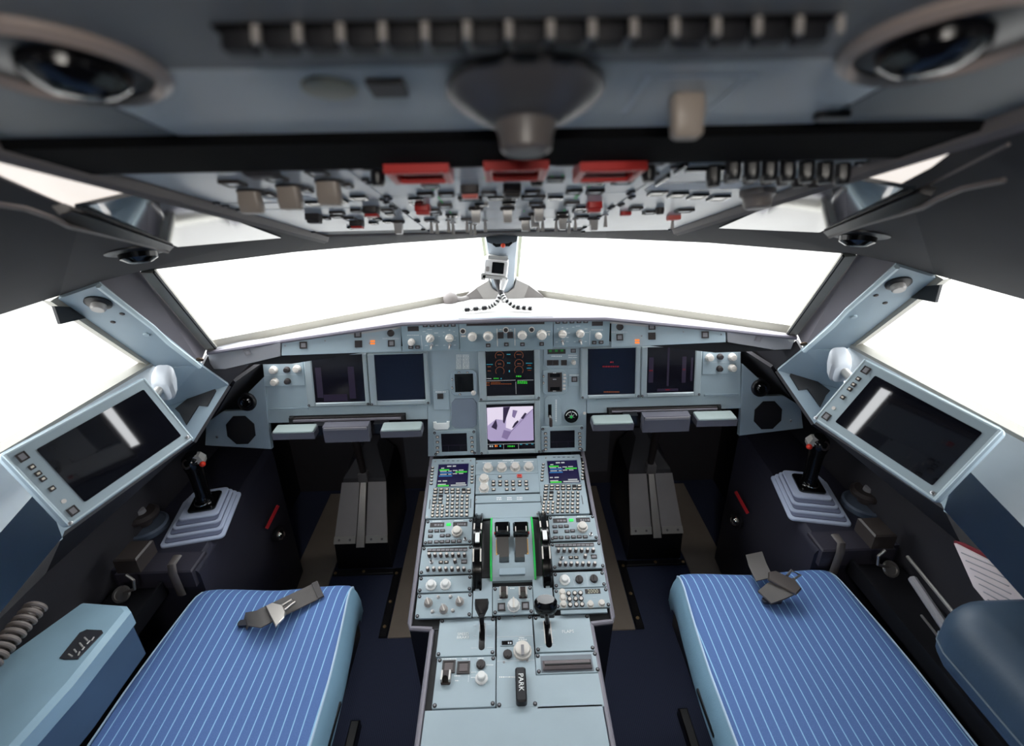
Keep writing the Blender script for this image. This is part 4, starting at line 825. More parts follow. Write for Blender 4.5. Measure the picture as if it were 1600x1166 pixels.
# ---- thrust quadrant: a curved hump with levers and two trim wheels
def TQp(x, y, h=0): return PU.at(q1(x, y), h)
va, vb = TQp(610,1000)[1], TQp(610,235)[1]; HH = .030
def hump(v, H=HH): u_ = (v-va)/(vb-va); return .004+H*max(0, sin(pi*min(1,max(0,u_))))**.8
th = Thing('thrust_quadrant', 'curved thrust lever quadrant with two black levers and green edge stripes', 'throttle', PU, TQp(610,600))
uL, uR = TQp(385,600)[0], TQp(868,600)[0]; N = 24
b = MB(); L_ = []
slots = [(TQp(470,780)[0], TQp(588,780)[0]), (TQp(655,780)[0], TQp(775,780)[0])]
xs = [uL, slots[0][0], slots[0][1], slots[1][0], slots[1][1], uR]; vs0, vs1 = TQp(610,860)[1], TQp(610,300)[1]
for j in range(5):
    rec = j in (1, 3)
    for i in range(N):
        v0, v1 = va+(vb-va)*i/N, va+(vb-va)*(i+1)/N
        d = .030 if (rec and v0 >= vs0 and v1 <= vs1) else 0
        z0, z1 = hump(v0)-d, hump(v1)-d
        b.add([(xs[j],v0,-.01),(xs[j+1],v0,-.01),(xs[j+1],v1,-.01),(xs[j],v1,-.01),(xs[j],v0,z0),(xs[j+1],v0,z0),(xs[j+1],v1,z1),(xs[j],v1,z1)], [(4,5,6,7),(0,1,5,4),(1,2,6,5),(2,3,7,6),(3,0,4,7)])
th.part('housing', b, PANEL)
for s_, u0_, u1_, w_ in ((-1, TQp(330,600)[0], TQp(372,600)[0], 'left'), (1, TQp(876,600)[0], TQp(908,600)[0], 'right')):
    b = MB(); lean = TQp(350,300)[0]*0
    for i in range(N):
        v0, v1 = va+(vb-va)*i/N, va+(vb-va)*(i+1)/N; z0, z1 = hump(v0)+.002, hump(v1)+.002
        c = (uL-.0055 if s_ < 0 else uR+.0005); b.add([(c,v0,-.01),(c+.005,v0,-.01),(c+.005,v1,-.01),(c,v1,-.01),(c,v0,z0),(c+.005,v0,z0),(c+.005,v1,z1),(c,v1,z1)], [(4,5,6,7),(0,1,5,4),(1,2,6,5),(2,3,7,6),(3,0,4,7)])
    th.part('green_stripe', b, GREENT)
    b = MB(); ck = .026 
    for i in range(N):
        v0, v1 = va+.01+(vb-va-.02)*i/N, va+.01+(vb-va-.02)*(i+1)/N; z0, z1 = hump(v0)-.002, hump(v1)-.002
        x0, x1 = (uL-.006-ck, uL-.006) if s_ < 0 else (uR+.006, uR+.006+ck)
        zo0, zo1 = (z0*.35, z1*.35)
        za, zb_ = ((zo0, z0) if s_ < 0 else (z0, zo0)), ((zo1, z1) if s_ < 0 else (z1, zo1))
        b.add([(x0,v0,-.01),(x1,v0,-.01),(x1,v1,-.01),(x0,v1,-.01),(x0,v0,za[0]),(x1,v0,za[1]),(x1,v1,zb_[1]),(x0,v1,zb_[0])], [(4,5,6,7),(0,1,5,4),(1,2,6,5),(2,3,7,6),(3,0,4,7)])
    th.part('cheek', b, mat('dark_grey_cheek',(66,66,68),.4))
# scale marks
b = MB(); b2 = MB()
for x0, x1, s_ in ((395,455,-1),(785,860,1)):
    for i in range(12):
        v = TQp(610,440+i*12)[1]; u0_, u1_ = TQp(x0+(35 if s_ < 0 else 0)+random.random()*8,600)[0], TQp(x1-(0 if s_ < 0 else 45),600)[0]
        if i < 9: b.box(u0_,u1_,v-.0008,v+.0008,hump(v),hump(v)+.0012)
    for i in range(16):
        v = TQp(610,575+i*11)[1]; u0_, u1_ = (TQp(432,600)[0], TQp(448,600)[0]) if s_ < 0 else (TQp(795,600)[0], TQp(815,600)[0]); b2.box(u0_,u1_,v-.0014,v+.0014,hump(v),hump(v)+.0012)
th.part('white_scale', b, WHITE); th.part('ochre_scale', b2, YELLOWT)
v = TQp(625,920)[1]; b = MB(); b.rbox(TQp(625,920)[0], v, TQp(780,920)[0]-TQp(468,920)[0], .018, hump(v)-.004, hump(v)+.004, .002, ch=.001); th.part('rear_stop', b, PANEL2)
for cx, w_ in ((505,'left'), (728,'right')):
    c = TQp(cx, 345, .070); vv = c[1]; u = c[0]; b = MB()
    # lever arms from slot up to the grip
    vb_ = TQp(cx, 560)[1]; W_ = (slots[0][1]-slots[0][0])
    b.slab([(u-W_*.62, vb_-.05, hump(vb_-.05)-.002),(u+W_*.62, vb_-.05, hump(vb_-.05)-.002),(u+W_*.62,vv-.004,.062),(u-W_*.62,vv-.004,.062)], .010, nrm=Vector((0,-.6,.8)))
    arm = th.part('lever', b, BLACK)
    b = MB(); M_ = Matrix.Translation((u, vv, .062)) @ Matrix.Rotation(pi/2, 4, 'Y')
    g_ = MB(); hw = .0125
    g_.loft([[(u-.0200, vv-.018, .050),(u+.0200, vv-.018, .050),(u+.0200,vv+.014,.052),(u-.0200,vv+.014,.052)],[(u-.0215, vv-.020, .066),(u+.0215, vv-.020, .066),(u+.0215,vv+.016,.068),(u-.0215,vv+.016,.068)],[(u-.017, vv-.014, .080),(u+.017, vv-.014, .080),(u+.017,vv+.010,.082),(u-.017,vv+.010,.082)]])
    th.part('lever_grip', g_, GLOSS, arm); b = MB()
    for x in (-.0145,.0145): b.box(u+x-.0012,u+x+.0012,vv-.017,vv-.003,.078,.0815)
    th.part('pale_slit', b, KNOB, arm); b = MB().lathe([(.004,0),(.004,.002)], n=12, M=Matrix.Translation((u+(-.0215 if cx < 600 else .0215), vv-.012, .062)) @ Matrix.Rotation((-pi/2 if cx < 600 else pi/2), 4, 'Y')); th.part('red_side_button', b, RED, arm)
# trim wheels
for (xt, yt), (xb, yb), w_ in (((214,170),(210,1085),'left'), ((985,145),(1052,1050),'right')):
    a_, b_ = TQp(xt, yt, .01), TQp(xb, yb, .01); uc = (a_[0]+b_[0])/2; vc = (a_[1]+b_[1])/2; ch_ = (a_[1]-b_[1])/2; prot = .052
    Rw = (ch_**2+prot**2)/(2*prot); zc = .01+prot-Rw
    t = Thing('trim_wheel', 'black pitch trim wheel with white index marks on the %s of the levers' % w_, 'wheel', PU, (uc, vc, 0), 'pitch trim wheels')
    b = MB(); hw = .0125; n = 72; amax = math.acos(min(1,(-.012-zc)/Rw)); rings = []
    for i in range(n+1):
        an = -amax + 2*amax*i/n; rr = [(-hw,Rw-.022),(-hw,Rw-.006),(-hw*.85,Rw-.001),(-hw*.45,Rw-.001),(-hw*.4,Rw-.005),(hw*.4,Rw-.005),(hw*.45,Rw-.001),(hw*.85,Rw-.001),(hw,Rw-.006),(hw,Rw-.022)]
        rings.append([(uc+x, vc+r_*sin(an), zc+r_*cos(an)) for x, r_ in rr])
    b.loft(rings); wh = t.part('rim', b, GLOSS)
    def seg(x0, x1, a0, a1, lift, mb):
        rr = []
        for i in range(5):
            an = a0+(a1-a0)*i/4; rr.append([(uc+x0, vc+(Rw+lift-.006)*sin(an), zc+(Rw+lift-.006)*cos(an)),(uc+x0, vc+(Rw+lift)*sin(an), zc+(Rw+lift)*cos(an)),(uc+x1, vc+(Rw+lift)*sin(an), zc+(Rw+lift)*cos(an)),(uc+x1, vc+(Rw+lift-.006)*sin(an), zc+(Rw+lift-.006)*cos(an))])
        mb.loft(rr)
    m_ = MB(); seg(-.006,.006,-.075,.115,.0006,m_) ; seg(-.006,.006,-amax+.02,-amax+.10,.0006,m_); seg(-.006,.006,amax-.10,amax-.02,.0006,m_)
    t.part('white_index', m_, WHITE); m_ = MB()
    for a0, a1 in ((.20,.36),(-.42,-.20)):
        for x in (-.0118,.0078): seg(x,x+.004,a0,a1,.0003,m_)
    t.part('ivory_stripe', m_, KNOB)

# ---- aft pedestal
def lp(name, label, cat, rc, **kw): return panel(name, label, cat, PL, k4, rc, -.004, .004, **kw)
t = lp('speed_brake_panel', 'plate marked SPEED BRAKE with slotted black lever', 'lever', (222,432,668,725)); t.e.location = t.e.location
a = PL.rect(k4,543,460,588,682,.004); t.part('slot', MB().rbox((a[0]+a[1])/2,(a[2]+a[3])/2,a[1]-a[0],a[3]-a[2],.0038,.0046,.012,seg=5), GLOSS)
q = PL.at(k4(418,557),.004); q2 = PL.at(k4(418,583),.004); text(t,'lettering','SPEED',(q[0],q[1],.0045),.0105,WHITE); text(t,'lettering','BRAKE',(q2[0],q2[1],.0045),.0105,WHITE)
marks(t,k4,words(500,530,428,6,3)+words(600,640,428,6,3)+words(500,525,487,6,3)+words(600,635,482,6,3)+words(500,525,570,6,3)+words(605,640,568,6,3)+words(480,525,666,6,3)+words(605,650,663,6,3)+[(592,470,594,670)],LEGW,.004,'small_lettering')
q0 = PL.at(k4(567,480)); hd = Vector((PL.at(k4(562,330),.06)[0], PL.at(k4(562,330),.06)[1], .06)); b = MB()
b.loft([[(q0[0]-.005,q0[1]-.004,0),(q0[0]+.005,q0[1]-.004,0),(q0[0]+.005,q0[1]+.004,0),(q0[0]-.005,q0[1]+.004,0)],[(hd.x-.006,hd.y-.022,.045),(hd.x+.006,hd.y-.022,.045),(hd.x+.006,hd.y-.014,.05),(hd.x-.006,hd.y-.014,.05)],[(hd.x-.016,hd.y-.004,.052),(hd.x+.016,hd.y-.004,.052),(hd.x+.014,hd.y+.004,.062),(hd.x-.014,hd.y+.004,.062)],[(hd.x-.018,hd.y+.010,.056),(hd.x+.018,hd.y+.010,.056),(hd.x+.016,hd.y+.012,.068),(hd.x-.016,hd.y+.012,.068)]])
t.part('lever', b, BLACK)
t = lp('flaps_panel', 'plate marked FLAPS with slot and big black lever', 'lever', (975,408,1428,690))
a = PL.rect(k4,1057,440,1104,662,.004); t.part('slot', MB().rbox((a[0]+a[1])/2,(a[2]+a[3])/2,a[1]-a[0],a[3]-a[2],.0038,.0046,.012,seg=5), GLOSS); t.part('slot_edge', MB().box(a[0]-.002,a[0],a[2]+.01,a[3]-.005,.004,.0055).box(a[1],a[1]+.002,a[2]+.01,a[3]-.005,.004,.0055), KNOB)
q = PL.at(k4(1237,537),.004); text(t,'lettering','FLAPS',(q[0],q[1],.0045),.0115,WHITE); marks(t,k4,words(1015,1040,655,6,3)+words(1110,1140,640,6,3)+words(1110,1135,525,6,3)+words(1110,1135,590,6,3)+words(1030,1045,525,6,3),LEGW,.004,'small_lettering')
q0 = PL.at(k4(1078,470)); hd = Vector((PL.at(k4(1064,330),.07)[0], PL.at(k4(1064,330),.07)[1], .07)); b = MB()
b.tube([(q0[0],q0[1],0),(hd.x,hd.y-.012,.055)],[.006,.006],10); b.rbox(q0[0],q0[1]+.006,.036,.012,.018,.030,.004,ch=.002); lv = t.part('lever', b, BLACK)
b = MB().loft([[Vector((hd.x+x*.029*k_, hd.y+y*.018*k_+dy, z)) for x, y in [(cos(2*pi*i/24),sin(2*pi*i/24)) for i in range(24)]] for z, k_, dy in ((.050,.55,-.004),(.056,.9,-.002),(.066,1.0,0),(.078,.97,.004),(.084,.75,.006))]); t.part('lever_knob', b, GLOSS, lv)
t = lp('parking_brake_panel', 'middle aft pedestal panel with big ivory rotary trim knob and parking brake handle', 'control panel', (680,412,980,1130))
marks(t,k4,[(682,573,965,577),(682,762,975,766)],LEGW,.004,'divider_line'); f_ = marks(t,k4,[(708,602,815,650)],PANEL2,.004,'readout_frame',.002); marks(t,k4,[(720,608,805,640)],GLOSS,.006,'readout_window',parent=f_); marks(t,k4,words(768,800,625,14,3),LEGW,.0064,'faint_digits',parent=f_)
put(t,'black_knob',BLKK,k4,[(766,718)],.004); put(t,'trim_knob',cached('trim_knob',lambda: MB().lathe([(.022,0),(.022,.006),(.019,.008),(.018,.016),(.015,.018)],n=32,flute=.04,nf=1).box(-.0035,.0035,-.021,.004,.018,.0205,mi=1),[KNOB,GREYP]),k4,[(882,695)],.004,label='big ivory rotary knob')
marks(t,k4,words(850,915,600,9,5)+words(835,890,622,7,5)+words(700,835,892,9,9)+words(855,895,585,7,4),WHITE,.004,'lettering')
a = PL.at(k4(868,900),.02); t.part('parking_brake_handle', MB().rbox(a[0],a[1]-.012,.024,.075,.004,.022,.006,ch=.003), BLACK); text(t,'lettering','PARK',(a[0],a[1]-.010,.0225),.016,WHITE,rot=-pi/2)
for x, y in ((738,783),(922,773),(817,428)): q = PL.at(k4(x,y)); t.inst('screw', screw_mesh(.003), (*q,.004))
t = lp('gravity_gear_panel', 'aft left pedestal panel with two dark square buttons and a black knob', 'control panel', (196,735,672,1130)); put(t,'push_button',push_mesh(.030,.029,mat('brown_grey_button',(90,80,80),.5)),k4,[(306,813),(421,820)],.004); put(t,'black_knob',BLKK,k4,[(557,798)],.004); put(t,'knob',BIGK,k4,[(562,905)],.004)
put(t,'guarded_switch',gm,k4,[(285,900)],.004,label='red topped guarded switch'); marks(t,k4,words(240,370,750,7,7)+words(410,450,750,7,4)+words(530,580,745,7,5)+words(600,655,797,7,5)+[(463,740,465,930)]+words(350,400,882,8,4)+words(355,385,920,8,3)+words(480,520,855,6,5)+words(480,525,895,6,5),WHITE,.004,'lettering')
t = lp('printer', 'cockpit printer with grey brown paper slot flap on the aft right pedestal', 'printer', (985,700,1480,862)); a = PL.rect(k4,1025,720,1432,852,.004)
t.part('recess', MB().box(a[0],a[1],a[2],a[3],.0035,.0045), mat('grey_printer_recess',(112,120,128),.5)); t.part('flap', MB().prism([(a[0]+.004,a[2]+.004),(a[1]-.004,a[2]+.004),(a[1]-.004,a[2]+(a[3]-a[2])*.62),(a[0]+.004,a[2]+(a[3]-a[2])*.62)],.0045,.014,ch=.004), mat('brown_grey_flap',(104,94,96),.45)); t.part('tear_bar', MB().box(a[0]+.008,a[1]-.006,a[2]+.010,a[2]+.013,.014,.016), DARK)
solo('blank_cover_plate', MB().box(-.190,.190,-.48,PL.at(k4(800,1138))[1], -.004, .004, ch=.0006), PANEL, 'long plain plate at the rear end of the pedestal', 'cover', PL, (0,-.3))
solo('blank_cover_plate', MB().box(*PL.rect(k4,990,868,1500,1130,.004), -.004, .004, ch=.0006), PANEL, 'plain plate behind the cockpit printer', 'cover', PL, PL.at(k4(1240,960)))
# ------------------------------------------------------------------ overhead panel
HV1 = OH.at((800,-40))[1]; HV2 = 1.0
vend = OH.at((800,-200))[1]; UW = .318
RAILM = mat('brown_grey_overhead_edge', (104,96,94), .5)
vf = OH.at((790,362))[1]
oh = Thing('overhead_console', 'broad overhead console with brown grey side rails and black cross beam', 'overhead console', OH, (0,.3,0))
oh.part('housing', MB().box(-UW,UW,vf-.004,.98,-.05,-.001), mat('overhead_shell',(88,90,94),.5))
b = MB()
for s in (-1,1): b.tube([(s*(UW+.002),vf-.01,.002),(s*(UW+.002),.98,.002)], .0095, 8, flat=1.2)
b.tube([(-UW,vf-.004,-.004),(UW,vf-.004,-.004)], .006, 8)
oh.part('side_rail', b, RAILM)
bv0, bv1 = OH.at((800,247))[1], OH.at((800,198))[1]
oh.part('cross_beam', MB().prism([(-UW,bv0),(UW,bv0),(UW,bv1),(-UW,bv1)], -.001, .007, ch=.004), RUBBER); oh.part('beam_lip', MB().tube([(-UW,bv0-.001,.004),(UW,bv0-.001,.004)], .0022, 8), RAILM)
uLc, uRc = (OH.at((537,254))[0]+OH.at((640,335))[0])/2, (OH.at((1022,275))[0]+OH.at((917,350))[0])/2
def orect(name, label, u0, u1, y0, y1, x=790, m=OHP, group=None):
    v1, v0 = OH.at((x,y0))[1], OH.at((x,y1))[1]; o = ((u0+u1)/2, (v0+v1)/2, 0)
    t = Thing(name, label, 'control panel', OH, o, group); t.part('faceplate', MB().rbox(o[0],o[1],u1-u0-.0012,v1-v0-.0012,0,.003,.001,ch=.0006), m)
    for uu in (u0+.004,u1-.004):
        for vv in (v0+.006, v1-.006): t.inst('fastener', latch_mesh(.0036), (uu,vv,.003))
    return t
def frames(t, k, lst, m=KEYD, name='push_button', face=OHP, h=.003):
    for q in lst:
        a = OH.rect(k, *q, h); w, d = abs(a[1]-a[0]), abs(a[3]-a[2]); t.inst(name, push_mesh(max(w,.004), max(d,.004), face, m), ((a[0]+a[1])/2,(a[2]+a[3])/2,h))
OKN = cached('overhead_knob', lambda: MB().lathe([(.009,0),(.009,.003),(.0065,.004)], n=18, mi=1).loft([[(-.0055,-.006,.003),(.0055,-.006,.003),(.0055,.006,.003),(-.0055,.006,.003)],[(-.005,-.005,.017),(.005,-.005,.017),(.005,.005,.017),(-.005,.005,.017)],[(-.004,-.004,.0185),(.004,-.004,.0185),(.004,.004,.0185),(-.004,.004,.0185)]]), [mat('grey_clear_knob',(176,172,168),.25), KEYD])
BAT = cached('bat_switch', lambda: MB().lathe([(.004,0),(.004,.002)], n=12, mi=1).tube([(0,0,.001),(0,-.001,.008),(0,-.002,.017)],[.0014,.0022,.0028],8), [mat('grey_clear_knob',(176,172,168),.25), SCREW])
def guard(m1_, m2_): return cached(('guard', m1_.name, m2_.name), lambda: MB().rbox(0,0,.017,.018,0,.008,.002,ch=.001,mi=1).box(-.0075,.0075,-.008,.004,.008,.011,ch=.001,mi=0), [m2_, m1_])
# middle column, front to back
t = orect('fire_protection_panel', 'rear strip of the overhead console with three red guarded fire switches', uLc, uRc, 247, 272)
for q, w_ in (((155,78,485,143),'left'),((655,62,980,130),'middle'),((1137,68,1465,135),'right')):
    a = OH.rect(o2, *q, .006); g_ = MB(); frame_ring(g_, a, .006, .003, .014, .001); gd = t.part('fire_switch_guard', g_, RED)
    t.part('fire_switch', MB().box(a[0]+.008,a[1]-.008,a[2]+.002,a[3]-.006,.003,.009,ch=.001), mat('dark_red_plastic',(110,26,30),.4), gd); t.part('pink_plate', MB().box(a[0]+.008,a[1]-.008,a[2],a[2]+.006,.009,.011), mat('pale_pink_plate',(214,180,180),.4), gd)
for x, y in ((345,152),(812,128),(1265,138)): a = OH.at(o2(x,y),.003); t.part('red_marker', MB().prism([(a[0]-.006,a[1]+.003),(a[0]+.006,a[1]+.003),(a[0]+.003,a[1]-.003),(a[0]-.003,a[1]-.003)],.003,.005), RED)
frames(t, o2, [(5,78,128,102),(498,62,605,88),(1025,55,1138,80),(1495,52,1600,78)]); put(t,'black_stop_switch',cached('black_peg',lambda: MB().lathe([(.006,0),(.006,.008),(.0045,.012)],n=14),BLACK),o2,[(100,125),(928,130),(1512,105)],.003)
t = orect('hydraulic_panel', 'overhead strip ahead of the fire switches with one salmon and one black guard', uLc, uRc, 272, 299.5)
frames(t, o2, [(307,233,393,247),(418,232,500,246),(640,228,720,242),(865,222,945,238),(1083,218,1162,233),(1190,217,1275,232),(1325,160,1425,180)]); frames(t, o2, [(330,185,420,203),(978,152,1070,170),(1178,172,1270,188),(752,226,832,240)], GLOSS, 'dark_button', GLOSS)
put(t,'salmon_guard',guard(KEYD,SALMON),o2,[(580,205)],.003,label='salmon red guard'); put(t,'black_guard',guard(KEYD,KEYD),o2,[(800,200)],.003)
b = []; 
marks(t, o2, [(796,150,806,162),(653,158,660,163),(1242,150,1250,158),(385,216,393,224),(1198,203,1208,209),(1005,150,1012,154),(1060,146,1068,150)], GREENT, .003, 'green_line')
t = orect('fuel_panel', 'overhead strip with pale framed push buttons and green flow lines', uLc, uRc, 299.5, 323)
frames(t, o2, [(520,255,645,268),(848,248,972,262),(415,294,488,306),(888,284,958,296),(1073,282,1147,294)]); frames(t, o2, [(262,260,340,272),(268,277,345,290),(672,252,825,265),(988,254,1063,266),(607,290,677,300),(748,281,818,291)], GLOSS, 'dark_button', GLOSS)
put(t,'red_guard',guard(RED,RED),o2,[(335,303),(1228,290)],.003,label='red guard'); marks(t,o2,[(422,258,432,290),(1128,250,1150,256),(1122,262,1140,268)],GREENT,.003,'green_line')
t = orect('air_conditioning_panel', 'overhead strip with big clear knobs behind the front row of bat switches', uLc, uRc, 323, 338)
frames(t, o2, [(358,320,425,332),(370,335,432,345),(1117,320,1182,331)]); frames(t, o2, [(455,346,517,356),(1030,336,1090,344),(1130,308,1195,317)], GLOSS, 'dark_button', GLOSS); put(t,'rotary_knob',OKN,o2,[(612,315),(776,315),(938,308)],.003)
marks(t,o2,[(475,335,483,343),(1068,325,1078,332),(860,330,866,336)],GREENT,.003,'green_line')
t = orect('exterior_lights_panel', 'front strip of the overhead console with a row of small bat switches', uLc, uRc, 338, 355)
put(t,'bat_switch',BAT,o2,[(378,385),(408,390),(468,380),(492,392),(565,380),(585,395),(605,400),(660,380),(885,375),(935,380),(960,375),(1030,378),(1097,390),(1130,372)],.003); put(t,'rotary_knob',OKN,o2,[(868,370),(920,345),(1063,360)],.003)
frames(t,o2,[(345,372,400,380),(535,368,590,374),(1135,355,1195,362)])
# left column
def orectp(name, label, u0, u1, q0, q1_, **kw):   # strip between two pixel rows measured in the column
    v1, v0 = OH.at(q0)[1], OH.at(q1_)[1]; o = ((u0+u1)/2, (v0+v1)/2, 0)
    t = Thing(name, label, 'control panel', OH, o); t.part('faceplate', MB().rbox(o[0],o[1],u1-u0-.0012,v1-v0-.0012,0,.003,.001,ch=.0006), OHP)
    for uu in (u0+.004,u1-.004):
        for vv in (v0+.006, v1-.006): t.inst('fastener', latch_mesh(.0036), (uu,vv,.003))
    return t
uo = UW-.012
t = orectp('inertial_reference_panel', 'left overhead strip with three big beige lever knobs', -uo, uLc, (470,251), (450,311))
bk = cached('beige_block_knob', lambda: MB().lathe([(.013,0),(.013,.002)], n=20, mi=1).loft([rr for rr in [[(x*a_, y*b_+dy, z) for x, y in rrect(0,0,1,1,.2)] for a_, b_, dy, z in ((.019,.012,.004,.002),(.021,.013,.002,.012),(.020,.012,0,.019),(.018,.010,0,.021))]]), [mat('beige_brown_knob',(150,138,128),.4), KEYD])
put(t,'selector_knob',bk,o1,[(610,275),(855,245),(1100,215)],.003,label='big beige knob'); frames(t,o1,[(430,203,560,232),(690,168,820,200),(960,133,1085,165)]); frames(t,o1,[(690,278,755,300),(930,248,985,270),(1190,222,1240,240)])
a = OH.rect(o1, 580,128,770,160,.003); t.part('dark_readout', MB().box(*a,.003,.009,ch=.002), KEYD)
marks(t,o1,[(700,308,1000,330)],mat('white_strip',(220,222,224),.5),.003,'white_strip',.0006)
t = orectp('recorder_panel', 'left overhead strip of three dark rectangular buttons', -uo, uLc, (520,311), (520,321)); frames(t,o1,[(960,335,1070,352),(1100,318,1205,335),(1235,300,1335,318)],GLOSS,'dark_button',GLOSS)
t = orectp('evacuation_panel', 'front left overhead panel with red guarded switches', -uo, uLc, (540,321), (560,358)); put(t,'red_guard',guard(KEYD,RED),o1,[(1360,375),(1270,458)],.003,label='red guard'); put(t,'black_guard',guard(KEYD,KEYD),o1,[(1000,420)],.003); put(t,'rotary_knob',OKN,o1,[(1530,460)],.003)
frames(t,o1,[(1235,385,1300,395),(1105,398,1190,410),(1110,420,1180,432),(1195,435,1265,448),(1425,383,1500,395),(1065,432,1100,442),(1375,438,1420,448)]); frames(t,o1,[(1450,405,1505,415),(1325,422,1380,432),(1350,465,1400,474),(1435,455,1490,464),(1215,495,1250,503)],GLOSS,'dark_button',GLOSS)
# right column
t = orectp('circuit_breaker_panel', 'right overhead strip crowded with two rows of black knobs', uRc, uo, (1150,249), (1140,300))
bc = cached('black_collar_knob', lambda: MB().lathe([(.0065,0),(.0065,.010),(.0055,.016),(.0048,.017)], n=16, flute=.06, nf=1), BLACK); put(t,'black_knob',bc,o3,[(460,120),(585,75),(700,78),(812,82),(925,86),(1042,92),(1155,98),(1265,108)],.003)
sc = cached('small_breaker', lambda: MB().lathe([(.0055,0),(.0055,.004),(.0045,.008)], n=14), KEYD); put(t,'breaker',sc,o3,[(560,168),(680,175),(790,180),(890,185),(985,200),(1085,205)],.003)
marks(t,o3,[(520,195,600,203),(640,205,700,213),(745,210,810,218),(850,225,905,233),(300,110,420,125),(240,95,262,145),(410,212,480,220),(440,235,510,243),(560,250,630,258)],KNOB,.003,'pale_tag'); marks(t,o3,[(290,118,520,128),(130,165,150,220),(245,90,265,140)],GLOSS,.003,'dark_slot',.004)
put(t,'round_knob',cached('big_grey_round_knob',lambda: MB().lathe([(.018,0),(.018,.006),(.015,.009),(.0135,.018),(.011,.020)],n=28),mat('warm_grey_knob',(120,112,108),.4)),o3,[(735,268)],.003,label='big warm grey knob')
t = orectp('cargo_panel', 'right overhead strip of four dark buttons ahead of the black knobs', uRc, uo, (1080,300), (1080,313)); frames(t,o3,[(60,268,160,290),(188,280,285,302),(312,290,408,312),(440,300,540,322)],GLOSS,'dark_button',GLOSS)
marks(t,o3,[(70,218,640,262)],mat('white_strip',(220,222,224),.5),.003,'white_strip',.0006)
t = orectp('voice_recorder_panel', 'front right overhead panel with one red switch and framed buttons', uRc, uo, (1040,313), (1020,357)); frames(t,o3,[(230,385,325,398),(25,395,100,408),(-60,370,10,382)]); put(t,'black_guard',sc,o3,[(125,380)],.003); put(t,'bat_switch',BAT,o3,[(205,440),(-215,420)],.003); put(t,'rotary_knob',OKN,o3,[(-290,440)],.003)
a = OH.at(o3(210,430),.003); t.part('red_switch_guard', MB().rbox(a[0],a[1],.018,.014,.003,.009,.002,ch=.001), SALMON)
a = OH.at(o3(-90,405),.003); t.part('red_switch_guard', MB().rbox(a[0],a[1],.014,.012,.003,.008,.002,ch=.001), RED)
# aft of the beam
t = Thing('aft_overhead_panel', 'dark blue grey overhead panel behind the black beam with round dial and lettering', 'control panel', OH, OH.at((800,140)))
a0, a1_, va0, va1 = -.20, .20, bv1+.001, OH.at((800,94))[1]
t.part('faceplate', MB().box(a0,a1_,va0,va1,0,.002,ch=.0004), OHP)
c = OH.at((515,136),.002); t.part('round_plate', MB().lathe([(.013,.002),(.013,.0035),(.012,.004)], c=(*c,0), n=28), mat('khaki_grey_plate',(140,138,124),.5)); a = OH.rect(None or (lambda x,y:(x,y)), 577,122,634,145,.002); t.part('dark_window', MB().box(*a,.002,.0045), KEYD)
c = OH.at((1073,150),.002); t.part('ivory_knob', MB().loft([[(c[0]+x*a_,c[1]+y*b_,z) for x, y in rrect(0,0,1,1,.25)] for a_, b_, z in ((.017,.012,.002),(.018,.013,.008),(.016,.010,.022),(.012,.007,.024))]), mat('beige_brown_knob',(150,138,128),.4))
marks(t, lambda x,y:(x,y), [(1030,116,1180,121),(990,118,1000,175),(1135,118,1140,170)], LEGW, .002, 'lettering'); t.part('black_catch', MB().rbox(*OH.at((1300,176),.002),.02,.008,.002,.006,.002), BLACK)
c = OH.at((820,132),.002)
t = Thing('mushroom_knob', 'large blurred grey mushroom shaped knob hanging below the aft overhead panel', 'knob', OH, (c[0],c[1],0)); t.part('disc', MB().lathe([(.034,.002),(.0385,.004),(.0385,.007),(.033,.012),(.024,.017),(.016,.021)], c=(c[0],c[1],0), n=48), mat('charcoal_knob',(70,68,70),.35)); t.part('stem', MB().lathe([(.016,.020),(.0135,.026),(.0125,.033),(.010,.035)], c=(c[0],c[1],0), n=32), mat('brown_grey_stem',(92,86,84),.4))
t = Thing('breaker_row', 'black row of overhead breakers with green marks at the very top', 'control panel', OH, OH.at((800,45)))
I_ = lambda x, y: (x, y)
vr0, vr1 = OH.at((800,93))[1]+.0005, OH.at((800,-30))[1]; t.part('faceplate', MB().box(-.20,.20,vr0,vr1,0,.002,ch=.0004), mat('grey_aft_panel',(112,112,114),.5)); a = OH.rect(I_, 335,33,1285,62,.003); t.part('recess', MB().box(a[0],a[1],a[2],a[3],.002,.0028), GLOSS)
nb = 15
bm_ = cached('breaker_block', lambda: MB().rbox(0,0,.0125,.0075,0,.007,.001,ch=.001), BLACK); gm_ = cached('pale_stud', lambda: MB().lathe([(.0016,0),(.0016,.006)], n=10), KGREY); grm = cached('green_tick', lambda: MB().box(-.0035,.0035,-.0008,.0008,0,.0006), mat('dim_green_paint',(40,110,60),.5))
for i in range(nb):
    u = a[0]+(a[1]-a[0])*(i+.5)/nb; t.inst('breaker', bm_, (u,(a[2]+a[3])/2,.0028)); t.inst('stud', gm_, (u+.0085,a[3]-.001,.0028)); t.inst('green_tick', grm, (u,a[2]-.0015,.002))
